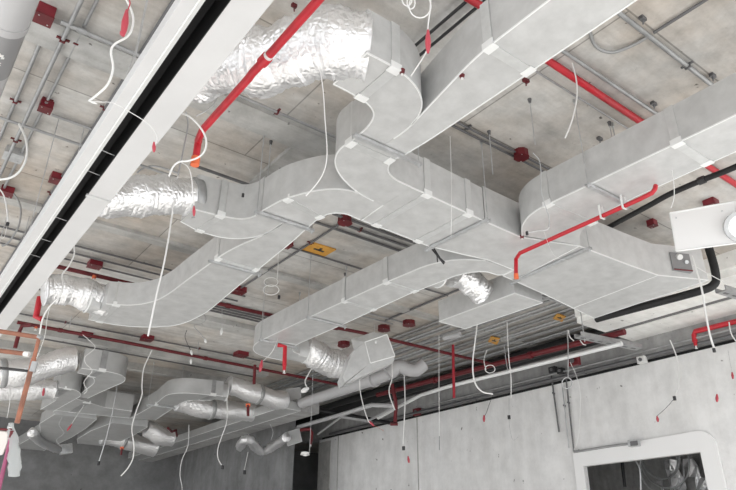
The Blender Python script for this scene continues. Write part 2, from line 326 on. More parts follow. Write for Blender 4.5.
# ------------------------------------------------------------------ foil hoses
def foil(label, pts, r, group=None, bands=(), rib=.02, amp=.10, m='foil', seg=22, ends=(1, 1), name='flexible_duct', step=.016):
    P = resample(cr(pts, 10), step); n = len(P); rnd = random.Random(len(label)*31+n)
    t = thing(name, P[0], label, 'flexible duct', group)
    rs = []; ph = [rnd.random()*6.28 for _ in range(8)]
    for i in range(n):
        base = (r if 0 < i < n-1 else r*.5)*(1+.05*math.sin(i*.55+ph[0])+.04*math.sin(i*.23+ph[1])); sgn = (1 if i % 2 else -1)*amp*(.62 if amp in (.08, .16) else .30)*(.5+rnd.random())
        def fn(a, base=base, sgn=sgn, i=i, q=rnd.random()*6.28):
            return base*(1+sgn*(.6+.4*math.sin(3*a+q))+amp*.25*math.sin(3*a+ph[2]+i*.22)+amp*.2*math.sin(7*a-ph[3]-i*.5)+amp*.15*math.sin(14*a+q))
        rs.append(fn)
    MB().tube(P, rs, seg).build('hose', m, t, smooth=38)
    for f_ in bands:
        i = min(n-2, max(1, int(f_*n))); d = (P[i+1]-P[i-1]).normalized()
        MB().tube([P[i]-d*.03, P[i]-d*.02, P[i]+d*.02, P[i]+d*.03], [r*1.05, r*1.12, r*1.12, r*1.05], 20).build('clamp_band', 'conduit', t, smooth=50)
    return t
def collar(p, q, r, t=None):
    pass
foil('big crumpled silver foil hose crossing behind the red pipe at top', [at(370, 47, z=2.13), at(352, 45, z=2.13), at(330, 44, z=2.13), at(305, 49, z=2.12), at(280, 57, z=2.11), at(262, 61, z=2.11), at(243, 60, z=2.13), at(224, 60, z=2.16), at(190, 72, z=2.2)], .155, amp=.11)
foil('silver foil hose behind the white slot, upper left of centre', [at(199, 199, y=3.665), at(185, 197, y=3.665), at(165, 195, y=3.665), at(140, 196, y=3.665), at(120, 198, y=3.665), at(98, 197, y=3.665)], .125, amp=.09, bands=(.06,))
foil('silver foil hose at left edge of the hooked branch duct', [at(110, 301, y=5.88), at(100, 299, y=5.88), at(85, 294, y=5.88), at(65, 290, y=5.88), at(42, 289, y=5.88)], .135, amp=.10)
foil('sagging shiny foil hose between the mid branch duct end and tilted box', [at(303, 345, y=6.03), at(308, 348, y=6.03), at(316, 355, y=6.03), at(328, 362, y=6.03), at(340, 364, y=6.03), at(352, 360, y=6.03), at(361, 354, y=6.03)], .15, amp=.08, step=.022)
foil('short bright foil hose dropping into the small white plenum box', [at(452, 272, y=3.55), at(463, 277, y=3.55), at(474, 285, y=3.55), at(484, 294, y=3.55)], .11, amp=.08)
foil('thick foil hose at left edge feeding the topmost far elbow', [at(78, 359, y=8.08), at(66, 360, y=8.08), at(50, 365, y=8.08), at(30, 371, y=8.08), at(5, 373, y=8.08), at(-20, 374, y=8.08)], .145, step=.04, bands=(.75,))
foil('thinner foil hose at left edge below the thick one', [at(58, 390, y=9.2), at(45, 389, y=9.2), at(20, 390, y=9.2), at(-15, 390, y=9.2)], .125, step=.04)
foil('upper of the paired foil hoses reaching the square box, lower left', [at(226, 385, y=8.38), at(236, 387, y=8.38), at(250, 392, y=8.38), at(264, 396, y=8.38), at(276, 400, y=8.38), at(288, 399, y=8.38)], .13, step=.04, bands=(.5,), group=None)
foil('lower of the paired foil hoses with a red tie, lower left', [at(176, 400, y=9.3), at(188, 404, y=9.3), at(203, 408, y=9.3), at(220, 410, y=9.3), at(238, 411, y=9.3), at(254, 412, y=9.3)], .14, step=.04, bands=(.45,))
foil('dark ribbed foil hose low against the dark back wall, long one', [at(100, 434, y=12.5), at(118, 438, y=12.5), at(138, 444, y=12.5), at(158, 448, y=12.5)], .16, step=.05, bands=(.4,))
foil('short bent foil hose above the long dark ribbed one', [at(144, 427, y=11.5), at(153, 431, y=11.5), at(163, 437, y=11.5), at(176, 438, y=11.5)], .14, step=.05)
foil('thin u-shaped foil hose under the linear plenum beside the small square box', [at(240, 447, z=1.72), at(243, 441, z=1.75), at(250, 440, z=1.75), at(256, 448, z=1.7), at(264, 451, z=1.7), at(275, 445, z=1.74), at(287, 437, z=1.78)], .07, step=.035, amp=.16)
foil('small crumpled foil hose far left near the tiny wall box', [at(32, 432, z=1.9), at(38, 440, z=1.9), at(48, 445, z=1.9), at(60, 450, z=1.9)], .075, step=.04, amp=.2)
# collars / spigots between boxes and hoses
def cone_box(label, a, b2, ra, rb, name='duct_spigot', m='duct', cat='duct spigot'):
    a, b2 = Vector(a), Vector(b2); t = thing(name, a, label, cat)
    d = (b2-a).normalized(); s = d.cross(Vector((0, 0, 1))).normalized(); u = s.cross(d); n = 24; vs = []; fs = []
    for k in range(n):
        an = 2*math.pi*k/n; c_, s_ = math.cos(an), math.sin(an); q = 1/max(abs(c_), abs(s_)); vs.append(a+(s*c_+u*s_)*ra*q)
    for k in range(n):
        an = 2*math.pi*k/n; vs.append(b2+(s*math.cos(an)+u*math.sin(an))*rb)
    fs = [(k, (k+1) % n, (k+1) % n+n, k+n) for k in range(n)]+[tuple(range(n))[::-1], tuple(range(n, 2*n))]
    MB().add(vs, fs).build('sleeve', m, t, smooth=35)
    MB().ring(b2, d, rb, .008).build('rim', 'tape', t, smooth=60)
    return t
cone_box('square to round spigot at the curved end of the mid branch duct', (3.49, 6.04, 2.11), (3.66, 6.02, 2.09), .105, .125)
cone_box('square to round spigot on the side of the mid branch duct', (3.30, 3.62, 2.12), (3.44, 3.62, 2.13), .09, .095)
cone_box('square to round spigot on the hooked branch duct', (1.38, 5.88, 2.105), (1.29, 5.88, 2.11), .11, .13)
cone_box('square to round spigot on the hook of the far grey branch duct', (3.72, 8.38, 2.10), (3.84, 8.36, 2.1), .10, .12, m='duct2')
def open_box(label, corners, depth, name='grille_box', m='duct', cat='box', rimm='tape'):
    # four face corners (a quadrilateral in space) and a depth vector
    c = [Vector(p) for p in corners]; d = Vector(depth); t = thing(name, c[0], label, cat)
    MB().add(c+[p+d for p in c], [(0, 1, 2, 3), (7, 6, 5, 4), (0, 4, 5, 1), (1, 5, 6, 2), (2, 6, 7, 3), (3, 7, 4, 0)]).build('casing', m, t, bevel=.003)
    e = MB()
    for i in range(4): e.tube([c[i], c[(i+1) % 4]], .006, 6)
    e.build('edge_tape', rimm, t)
    return t
a = at(365, 342, z=2.12)
q = [at(365, 342, n=a), at(387, 334.5, n=a), at(395, 356, n=a), at(370.5, 363, n=a)]
tb = open_box('tilted white square duct box at the end of the sagging hose', q, (-.10, .12, .04))
tb2 = MB(); w4 = [q[0]+Vector((-.10, .12, .04)), q[3]+Vector((-.10, .12, .04)), q[3]]
hp = [q[0], q[3], at(345, 383, n=a), at(343, 377, n=a), at(352, 352, n=a)]
MB().add([p for p in hp]+[p+Vector((.10, .25, .0)) for p in hp], [(0, 1, 2, 3, 4), (9, 8, 7, 6, 5)]+[(i, (i+1) % 5, (i+1) % 5+5, i+5) for i in range(5)]).build('hopper', 'duct', tb)
hp = [q[3], q[2], at(393, 363, n=a), at(345, 384, n=a)]
MB().add([p for p in hp]+[p+Vector((.06, .2, .0)) for p in hp], [(0, 1, 2, 3), (7, 6, 5, 4)]+[(i, (i+1) % 4, (i+1) % 4+4, i+4) for i in range(4)]).build('lower_panel', 'duct', tb)
MB().obox(at(376, 342, n=a-Vector((.004, .006, 0))), rt*.014, up*.016, fw*.002).build('label_plate', 'galv', tb)
# big white box, right edge
a = at(676, 251, z=1.8)
q = [at(670, 213, n=a)]
dirv = Vector((.40, -.70, 0)).normalized()
p0 = a; 
def along(px, py):     # sight line meets the upright plane of the box face
    d = at(px, py, z=1.0); nn = Vector((dirv.y, -dirv.x, 0)); tt = p0.dot(nn)/d.dot(nn); return d*tt
q = [along(676.5, 251), along(741, 242.5), along(735, 201.5), along(670, 213)]
back = Vector((-dirv.y, dirv.x, 0))*.05+Vector((0, 0, .02))
tb = open_box('white square diffuser box with round collar at right edge', q, back, m='paint', rimm='tape', name='diffuser_box')
c_ = along(741, 227); 
MB().tube([c_-back*.8, c_-back*.5, c_+back*.2], [.098, .10, .10], 28).build('round_collar', 'galv', tb, smooth=40)
MB().tube([c_-back*.85, c_-back*.1], [.075, .075], 24).build('damper', 'foil', tb, smooth=40)
for px, py in ((676, 218), (722, 211), (727, 233)):
    MB().tube([along(px, py)-back*.2, along(px, py)], .005, 8).build('screw', 'galv', tb)
# squares at lower left
a = at(302, 410, z=2.02); sq = [at(286, 389, n=a), at(300.5, 387.5, n=a), at(301.5, 410.5, n=a), at(287, 407, n=a)]
open_box('square grey duct box at the end of the upper paired foil hose', sq, (-.02, .28, 0), m='duct2', rimm='seam')
a = at(288, 446, z=1.68); sq = [at(285, 433, n=a), at(299, 428.5, n=a), at(302, 441.5, n=a), at(288, 446, n=a)]
open_box('small grey square box at the end of the thin u-shaped hose', sq, (.1, .2, .03), m='duct2', rimm='seam')
a = at(61, 454, z=1.85); sq = [at(60, 445, n=a), at(72, 443.5, n=a), at(72.5, 452.5, n=a), at(61, 454, n=a)]
open_box('tiny grey square box low against the dark back wall', sq, (.02, .2, 0), m='galv', rimm='seam')
# damper actuator on the flare of the wide plenum
a = at(673, 270, y=2.28); a = at(681, 262, z=2.12)
t = thing('damper_actuator', a, 'dark damper actuator plate with white knob on the wide plenum flare', 'actuator')
sq = [at(670, 252, n=a), at(689, 254, n=a), at(693, 271.5, n=a), at(673.5, 270, n=a)]
dd = Vector((.05, .08, 0)); MB().add(sq+[p+dd for p in sq], [(0, 1, 2, 3), (7, 6, 5, 4), (0, 4, 5, 1), (1, 5, 6, 2), (2, 6, 7, 3), (3, 7, 4, 0)]).build('plate', 'greydark', t)
k = at(679, 257, n=a); MB().tube([k-fw*.02, k+fw*.01], [.022, .026], 14).build('knob', 'white', t, smooth=40)
MB().tube([at(674, 269, n=a)-fw*.006, at(692.5, 270.8, n=a)-fw*.006], .005, 6).build('red_strip', 'redd', t)
MB().tube([at(686, 262, n=a)-fw*.015, at(686, 262, n=a)], .016, 6).build('clamp', 'galv', t)
# ------------------------------------------------------------------ hangers
def hanger(label, p, q, z=1.985, ztop=HS, group=None, rods=(1, 1), w_=.02):
    p, q = Vector((*p, z)), Vector((*q, z)); d = (q-p).normalized(); s = d.cross(Vector((0, 0, 1)))
    t = thing('trapeze_hanger', p, label, 'hanger', group)
    c = MB(); mid = (p+q)/2; hl = (q-p)/2+d*.015
    c.obox(mid+s*.0105, hl, s*.0015, (0, 0, .009)); c.obox(mid-s*.0105, hl, s*.0015, (0, 0, .009)); c.obox(mid-Vector((0, 0, .008)), hl, s*.011, (0, 0, .0015))
    c.build('channel', 'galv', t)
    for on, e in zip(rods, (p, q)):
        if not on: continue
        MB().tube([e-Vector((0, 0, .025)), Vector((e.x, e.y, ztop))], .0035, 6).build('rod', 'galv', t)
        MB().tube([e-Vector((0, 0, .018)), e-Vector((0, 0, .009))], .008, 6).tube([Vector((e.x, e.y, ztop-.03)), Vector((e.x, e.y, ztop))], .010, 8).build('nut', 'galv', t)
    return t
hanger('trapeze hanger under the s-curved branch duct left of centre', (1.61, 3.325), (2.02, 3.325))
hanger('trapeze hanger across the trunk duct beside the black clip', (2.835, 2.51), (2.82, 3.08))
hanger('trapeze hanger under the central duct junction at upper centre', (1.62, 2.28), (2.05, 2.28), rods=(0, 1))
hanger('trapeze hanger under the mid branch duct, upper of its two', (2.92, 4.80), (3.33, 4.80))
hanger('trapeze hanger at the lower end of the mid branch duct', (2.91, 5.66), (3.33, 5.66))
hanger('trapeze hanger under the right straight duct beside the red pipe', (2.975, 1.85), (3.37, 1.85), rods=(1, 1))
hanger('trapeze hanger under the long branch duct going down left', (1.70, 4.20), (2.10, 4.20), rods=(0, 1))
hanger('trapeze hanger under the far grey branch duct at lower left', (3.1, 9.3), (3.55, 9.3))
hanger('trapeze hanger below the wide plenum beside its first joint', (3.70, 2.37), (3.75, 3.13), rods=(1, 1))
def rod(label, px, py, z, name='threaded_rod'):
    a = at(px, py, z=HS); t = thing(name, (a.x, a.y, z), label, 'rod')
    MB().tube([(a.x, a.y, z), (a.x, a.y, HS)], .0035, 6).build('shaft', 'galv', t)
    MB().tube([(a.x, a.y, HS-.03), (a.x, a.y, HS)], [.008, .013], 8).build('anchor', 'conduitd', t)
rod('threaded rod hanging just below the central supply duct, right of its patch', 529.5, 99, 2.26)
rod('threaded rod behind the right duct near the small ceiling bracket', 609, 122, 2.26)
rod('threaded rod from the ceiling right of the trunk duct', 489, 131, 2.26)
rod('threaded rod above the mid branch duct beside the orange board', 345, 273, 2.22)
rod('threaded rod above the short branch duct near the beam corner', 271, 141, 2.3)
# ------------------------------------------------------------------ white slot (linear trough)
t = thing('slot_trough', (.55, 3, 1.6), 'long white slotted trough with a black gap crossing the upper left', 'trough')
y0, y1 = -.6, 6.2
for (xa, xb, nm) in ((.437, .498, 'left_board'), (.563, .672, 'right_board')):
    MB().box((xa, y0, 1.60), (xb, y1, 1.66)).build('side_board', 'whiteboard', t, bevel=.002)
MB().box((.484, y0, 1.594), (.497, y1, 1.60)).build('lip', 'seam', t)
MB().box((.480, y0, 1.593), (.484, y1, 1.60)).build('lip', 'tape', t)
MB().box((.5605, y0, 1.60), (.563, y1, 1.66)).build('lip', 'black', t)
MB().box((.496, y0, 1.72), (.565, y1, 1.73)).box((.494, y0, 1.601), (.498, y1, 1.73)).box((.563, y0, 1.61), (.566, y1, 1.73)).build('black_liner', 'black', t)
for yy in (1.2, 2.62, 2.83, 3.4, 3.72, 3.98): MB().tube([(.499, yy, 1.615), (.562, yy+.01, 1.615)], .0018, 5).build('cross_wire', 'galv', t)
for yy in (3.02,): MB().box((.555, yy, 1.594), (.674, yy+.02, 1.602)).build('joint_strip', 'seam', t)
for yy in (.4, 2.2, 4.0, 5.6): MB().tube([(.47, yy, 1.66), (.47, yy, HS)], .003, 6).build('rod', 'galv', t); MB().tube([(.63, yy, 1.66), (.63, yy, HS)], .003, 6).build('rod', 'galv', t)
# ------------------------------------------------------------------ pipes and conduits
def pipe(label, pts, r, m, name='pipe', cat='pipe', clamps=(), cm='redd', seg=10, rnd=False, group=None, couplings=(), coup_m=None, ends=None):
    P = [Vector(p) for p in pts]
    if rnd: P = cr(P, 8)
    t = thing(name, P[0], label, cat, group)
    MB().tube(P, r, seg).build('tube', m, t, smooth=50)
    tot = [0]
    for a, b2 in zip(P, P[1:]): tot.append(tot[-1]+(b2-a).length)
    def loc(f_):
        s = f_*tot[-1]
        for i in range(len(P)-1):
            if tot[i+1] >= s: return P[i]+(P[i+1]-P[i])*((s-tot[i])/max(1e-6, tot[i+1]-tot[i])), (P[i+1]-P[i]).normalized()
        return P[-1], (P[-1]-P[-2]).normalized()
    for f_ in clamps:
        c, d = loc(f_); s = d.cross(Vector((0, 0, 1))).normalized()
        MB().obox(c+Vector((0, 0, r*.6)), s*(r+.022), d*.007, (0, 0, .004)).obox(c-Vector((0, 0, r*.3)), s*(r+.003), d*.006, (0, 0, r)).build('saddle', cm, t)
    for f_ in couplings:
        c, d = loc(f_); MB().tube([c-d*.022, c+d*.022], r*1.35, 12).build('coupling', coup_m or m, t, smooth=50)
    return t
ZC = HS-.022
R_ = .011
def cy(label, y, x0, x1, z=ZC, r=R_, m='conduit', **k): return pipe(label, [(x0, y, z), (x1, y, z)], r, m, 'conduit', 'conduit', **k)
def cx(label, x, ya, yb, z=ZC, r=R_, m='conduit', **k): return pipe(label, [(x, ya, z), (x, yb, z)], r, m, 'conduit', 'conduit', **k)
cx('grey conduit from the large red box, leftmost of three at top left', .205, 3.18, 6.2, clamps=(.26,))
cx('middle of three grey conduits running down from the top left corner', .295, 1.6, 6.0, clamps=(.36, .63), z=ZC-.03, r=.012)
cx('right one of three grey conduits at top left ending at red box', .362, 1.6, 5.3, clamps=(.43, .6), z=ZC-.004, r=.010)
cx('dark grey conduit running beside the white slot at upper left', .675, 1.5, 7.6, clamps=(.36, .58), m='conduitd')
cy('thick cross conduit out of the large red box at top left', 3.045, .25, 1.15, z=HS-.055, r=.013, couplings=(.12,))
cy('lower cross conduit over the three at left edge', 4.15, -.6, 1.35, z=ZC-.035, r=.010)
cy('cross conduit leaving the small red box at upper left', 3.97, .42, 1.0, z=ZC, r=.010)
cy('bright cross conduit below the big foil hose with red saddle', 3.02, 1.2, 2.9, z=HS-.055, r=.010, clamps=(.2,))
cy('first thin cross conduit below the upper left foil hose', 5.90, -.6, 2.7, r=.009, m='conduitd')
cy('second thin cross conduit below the upper left foil hose', 6.08, -.6, 2.9, r=.009, m='conduitd')
cy('third thin cross conduit below the upper left foil hose', 6.26, -.6, 2.9, r=.009, m='conduitd')
cy('dark cross conduit from red box past the orange board', 4.72, 2.6, 4.6, r=.009, m='conduitd')
cy('lowest of three dark conduits under the trunk duct', 4.17, 2.3, 4.3, r=.012, m='conduitd')
cy('middle of three dark conduits under the trunk duct by red box', 4.06, 2.8, 4.3, r=.012, m='conduitd', clamps=(.1,))
cy('uppermost of three dark conduits under the trunk duct', 3.96, 2.6, 4.3, r=.012, m='conduitd')
cy('thin dark cross conduit behind the short branch duct', 3.93, 1.35, 2.2, r=.012, m='conduitd', z=HS-.05)
cx('dark conduit running down left from the red box under trunk duct', 2.75, 4.05, 6.0, r=.010, m='conduitd', clamps=(.25,))
cx('dark conduit behind the mid branch duct ending at red boxes', 4.57, 4.2, 5.75, r=.012, m='conduitd')
cy('thin conduit into the right red box of the pair behind mid branch', 5.68, 3.5, 4.85, r=.009)
cy('thin conduit into the left red box of the pair behind mid branch', 5.80, 3.5, 4.72, r=.009)
cy('thick grey conduit crossing the ceiling at top right', 1.245, 2.2, 4.2, r=.014, clamps=(.5,), cm='conduitd', z=HS-.03)
cy('grey conduit beside the right of the upper red pipe', 1.60, 2.2, 3.9, r=.012, z=HS-.03)
cy('thin bright conduit beside the left of the upper red pipe', 1.80, 2.2, 3.9, r=.007, m='conduit', z=HS-.03)
cy('double thin conduit leading to the round red box, front line', 2.44, 2.1, 3.9, r=.008, m='conduitd', clamps=(.3,), cm='conduitd')
cy('double thin conduit leading to the round red box, rear line', 2.485, 2.1, 3.9, r=.008, m='conduitd')
cx('thin conduit with red saddle leaving the top right corner', 2.82, -.2, 1.22, r=.009, m='conduitd', clamps=(.68,))
pipe('short bent conduit stub with open dark end, top right', [(2.82, 1.24, ZC), (2.815, 1.34, ZC), (2.76, 1.44, ZC-.01), (2.66, 1.47, ZC), (2.55, 1.43, HS-.01)], .010, 'conduit', 'conduit', 'conduit', rnd=True)
cx('black twin conduit behind the big supply duct, upper line', 1.86, .6, 2.3, r=.009, m='blackp', z=HS-.03, clamps=(.5,), cm='blackp')
cx('black twin conduit behind the big supply duct, lower line', 1.93, .6, 2.3, r=.009, m='blackp', z=HS-.03)
pipe('thin conduit row behind the cable near the lower red line', [(.3, 7.25, ZC), (6.0, 7.25, ZC)], .010, 'conduitd', 'conduit', 'conduit')
pipe('thin conduit row furthest back on the left ceiling', [(.3, 9.05, ZC), (4.6, 9.05, ZC)], .012, 'conduitd', 'conduit', 'conduit')
pipe('thin conduit row through the dark red box at left', [(.3, 8.2, ZC), (4.6, 8.2, ZC)], .010, 'conduitd', 'conduit', 'conduit', clamps=(.3, .7))
for i, yy in enumerate((6.42, 6.49, 6.56, 6.64, 6.72)): cy('one of five dark conduits packed together behind the long branch duct', yy, 1.9, 4.2, r=.011, m='conduitd', group='five packed conduits')
# dense bundle beside the wall
xs = []; x = 5.02
i = 0
while x < 6.66:
    ya = 3.2 if x > 5.3 else 4.15
    m_ = ('conduit', 'galv', 'conduit', 'galv')[i % 4]
    tt = pipe('thin grey conduit in the dense parallel bundle under the slab near the wall', [(x, ya+random.uniform(0, .15), ZC-(.0 if i % 3 else .03)), (x+random.uniform(-.03, .03), 9.6+random.uniform(-.4, .6), ZC-(.0 if i % 3 else .03))], .013, m_, 'conduit', 'conduit', group='conduits of the dense bundle', seg=8)
    x += random.choice((.058, .07, .085, .066)); i += 1
# boxes on the ceiling
def jbox(label, px, py, s=.055, m='redd', rot=0, z=HS, h=.05, octo=False, cover='boxred'):
    a = at(px, py, z=z-h*.5); t = thing('junction_box', (a.x, a.y, z-h), label, 'junction box')
    if octo:
        MB().prism([(a.x+s*math.cos(math.pi/8+k*math.pi/4), a.y+s*math.sin(math.pi/8+k*math.pi/4)) for k in range(8)], z-h, z).build('housing', m, t)
        MB().prism([(a.x+s*1.08*math.cos(math.pi/8+k*math.pi/4), a.y+s*1.08*math.sin(math.pi/8+k*math.pi/4)) for k in range(8)], z-h-.006, z-h).build('cover', m, t); cv = t.children[-1]
    else:
        c, sn = math.cos(rot), math.sin(rot)
        MB().obox((a.x, a.y, z-h/2), (c*s, sn*s, 0), (-sn*s, c*s, 0), (0, 0, h/2)).build('housing', cover, t, bevel=.003)
        MB().obox((a.x, a.y, z-h-.003), (c*s*1.04, sn*s*1.04, 0), (-sn*s*1.04, c*s*1.04, 0), (0, 0, .004)).build('cover', m, t); cv = t.children[-1]
    for dx, dy in ((1, 1), (-1, -1)):
        p = (a.x+dx*s*.6, a.y+dy*s*.6); MB().tube([(p[0], p[1], z-h-.009), (p[0], p[1], z-h)], .004, 8).build('screw', 'galv', cv)
    return a
jbox('large red junction box at the top left corner', 45, 14, .043, h=.07)
jbox('small red junction box on the right of three left conduits', 46, 106, .038)
jbox('red junction box tucked against the white slot', 57, 178, .046)
jbox('red junction box at left edge below the grey box', 7, 191, .046)
jbox('grey junction box across the left conduits', 14, 154, .06, m='galv', cover='galv')
jbox('red junction box just above the left hooked duct hose', 95, 264, .06)
jbox('dark red junction box at left of the long branch duct, below it', 147, 338, .07, h=.05)
jbox('dark red box on the conduit above the mid red line', 239, 290, .062)
jbox('tiny red box at the edge of the long branch duct', 286, 243, .05)
jbox('red junction box showing in the gap under the trunk duct', 345, 220, .06, octo=True)
jbox('right octagonal red box of the pair behind the mid branch duct', 409, 323, .075, octo=True)
jbox('left octagonal red box of the pair behind the mid branch duct', 384, 328, .075, octo=True)
jbox('dark red box left of the tilted duct box', 344, 344, .08, octo=True)
jbox('dark red box far back above the curved end of mid branch', 241, 354, .08, h=.05)
jbox('octagonal red junction box right of the trunk duct', 521, 154, .052, octo=True)
jbox('small red box left of the white diffuser box', 652, 223, .032)
jbox('red junction box directly above the white diffuser box', 711, 203, .045)
jbox('small red box over the left red pipe line', 86, 335, .07, h=.05, m='blackp')
def board(label, cs, m='orangeb', z=HS):
    P = [at(*c, z=z-.012) for c in cs]; t = thing('marker_board', P[0], label, 'marker board')
    MB().prism([(p.x, p.y) for p in P][::-1], z-.012, z).build('plate', m, t)
    c = sum(P, Vector())/4; a_ = (P[1]-P[0]); b_ = (P[3]-P[0])
    MB().obox(c+Vector((0, 0, -.002)), a_*.06, b_*.22, (0, 0, .002)).obox(c+a_*.12+Vector((0, 0, -.002)), a_*.14, b_*.05, (0, 0, .002)).build('black_mark', 'blackp', t)
board('orange marker board with a black mark on the slab near centre', [(302, 250), (313, 243), (336, 250), (324, 257)])
board('small orange marker tag on the conduit bundle, left one', [(488, 342), (491, 337), (500, 339), (497, 345)], z=HS-.05)
board('small orange marker tag on the conduit bundle, right one', [(553, 319), (557, 314), (566, 317), (562, 322)], z=HS-.05)
# red sprinkler pipes
def head(t, p, m='orange', l=.05):
    p = Vector(p); MB().tube([p, p-Vector((0, 0, l*.6))], .018, 10).build('fitting', m, t, smooth=40)
    MB().tube([p-Vector((0, 0, l*.6)), p-Vector((0, 0, l))], [.008, .008], 8).tube([p-Vector((0, 0, l)), p-Vector((0, 0, l+.003))], .016, 10).build('sprinkler_head', 'white', t)
A = .88
t = pipe('thick bright red pipe slanting over the big foil hose at top', [(A, .3, 1.8), (A, 1.86, 1.8), (.875, 1.97, 1.795), (.878, 2.0, 1.795), (A, 2.46, 1.8), (.90, 2.56, 1.8)], .0175, 'red', 'sprinkler_pipe', 'sprinkler pipe', couplings=(.695,), coup_m='red', clamps=())
MB().tube([(A, 1.835, 1.8), (A, 1.85, 1.8)], .0195, 12).build('white_ring', 'white', t)
MB().tube([(.90, 2.55, 1.805), (.905, 2.57, 1.79), (.905, 2.57, 1.70)], .017, 10).build('drop', 'red', t, smooth=50)
MB().tube([(.905, 2.57, 1.715), (.905, 2.57, 1.67)], .021, 10).build('socket', 'orange', t, smooth=50)
MB().tube([(A, .62, 1.8), (A, .62, HS)], .004, 6).build('hanger_rod', 'galv', t)
t = pipe('bright red pipe clamped under the right duct with bent ends', [at(516, 274, n=at(516, 257, z=1.93)), at(516, 259, z=1.93), at(520, 253, z=1.93), at(600, 217, z=1.93), at(640, 199, z=1.93), at(652, 193, z=1.93), at(655, 189, z=1.95), at(655.5, 186, z=1.98)], .014, 'red', 'sprinkler_pipe', 'sprinkler pipe', clamps=(), couplings=())
e = at(516, 274, n=at(516, 257, z=1.93)); MB().tube([e+Vector((0, 0, .0)), e-Vector((0, 0, .035))], .016, 10).build('socket', 'orange', t, smooth=50)
for c in (at(603, 215.5, z=1.93), at(625, 205.5, z=1.93)): MB().box((c.x-.02, c.y, 1.910), (c.x+.02, c.y+.012, 1.914)).box((c.x-.02, c.y, 1.912), (c.x-.016, c.y+.012, 2.0)).box((c.x+.016, c.y, 1.912), (c.x+.02, c.y+.012, 2.0)).build('clamp', 'white', t)
pipe('red pipe fixed to the slab at upper right behind both ducts', [(2.2, 1.69, HS-.04), (7.0, 1.73, HS-.04)], .022, 'red', 'sprinkler_pipe', 'sprinkler pipe')
pipe('red pipe stub at the top centre behind the supply duct', [at(455, -10, z=2.5), at(481, 6, z=2.5)], .020, 'red', 'sprinkler_pipe', 'sprinkler pipe')
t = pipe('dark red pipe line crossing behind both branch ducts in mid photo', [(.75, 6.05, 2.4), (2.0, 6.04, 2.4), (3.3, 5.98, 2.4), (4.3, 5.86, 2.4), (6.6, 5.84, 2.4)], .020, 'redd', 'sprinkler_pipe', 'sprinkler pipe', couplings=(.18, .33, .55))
for px in (1.33, 2.43): head(t, (px, 6.03, 2.39))
for px in (1.0, 2.6, 4.6): MB().tube([(px, 6.0, 2.42), (px, 6.0, HS)], .004, 6).build('hanger_rod', 'galv', t)
e = at(454, 346, z=2.35); f2 = at(454, 398, n=e)
MB().tube([at(453, 345, n=e), f2], .017, 10).build('drop', 'redm', t, smooth=50)
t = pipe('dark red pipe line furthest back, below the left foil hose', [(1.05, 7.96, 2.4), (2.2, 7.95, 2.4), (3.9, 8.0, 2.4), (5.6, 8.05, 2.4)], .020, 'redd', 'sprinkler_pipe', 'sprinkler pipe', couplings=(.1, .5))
head(t, (1.25, 7.96, 2.4))
for px in (1.6, 3.2): MB().tube([(px, 7.97, 2.42), (px, 7.97, HS)], .004, 6).build('hanger_rod', 'galv', t)
a = at(39, 298, z=2.35)
t = pipe('short upright red pipe below the left hooked duct hose', [at(40, 297, n=a), at(36, 317, n=a), at(42, 319, n=a)], .030, 'red', 'sprinkler_pipe', 'sprinkler pipe')
a = at(22, 326, z=2.35)
pipe('thin dark red bent pipe left of the short upright one', [at(31, 325, n=a), at(22, 326, n=a), at(19, 333, n=a), at(15, 348, n=a)], .022, 'redd', 'sprinkler_pipe', 'sprinkler pipe')
a = at(285, 346, z=1.95)
t = pipe('short bright red drop pipe at the mid branch duct lower end', [at(278, 345, n=a), at(285, 346.5, n=a), at(284.5, 366, n=a)], .022, 'red', 'sprinkler_pipe', 'sprinkler pipe'); head(t, at(284.5, 366, n=a), 'red', .07)
a = at(273, 370, z=2.2)
pipe('dark red upright pipe above the paired foil hoses', [at(255, 365, n=a), at(254, 384, n=a)], .02, 'redd', 'sprinkler_pipe', 'sprinkler pipe')
a = at(395, 398, z=2.0)
t = pipe('crooked red drop pipe with black foot near the wall end', [at(392, 384, n=a), at(394, 394, n=a), at(396, 405, n=a), at(395, 422, n=a)], .025, 'redd', 'sprinkler_pipe', 'sprinkler pipe', rnd=True)
MB().obox(at(394, 424, n=a), rt*.05, fw*.03, up*.015).build('foot', 'redd', t)
a = at(311, 430, z=1.85)
t = pipe('red bent pipe with head beside the wall corner', [at(300, 430, n=a), at(310, 429, n=a), at(312, 433, n=a), at(311, 442, n=a)], .024, 'redd', 'sprinkler_pipe', 'sprinkler pipe'); head(t, at(311, 442, n=a), 'redd', .06)
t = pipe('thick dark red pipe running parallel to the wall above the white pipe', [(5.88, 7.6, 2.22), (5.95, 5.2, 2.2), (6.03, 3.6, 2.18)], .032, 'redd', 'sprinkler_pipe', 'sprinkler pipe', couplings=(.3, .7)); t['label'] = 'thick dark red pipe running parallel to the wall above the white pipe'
a = at(694, 333, x=6.9)
t = pipe('red pipe with short drop in front of the beam at right', [at(740, 320.5, x=6.9), at(695, 331.5, x=6.9), at(694, 335, x=6.9), at(695, 342, x=6.9)], .028, 'red', 'sprinkler_pipe', 'sprinkler pipe'); head(t, at(695, 342, x=6.9), 'red', .07)
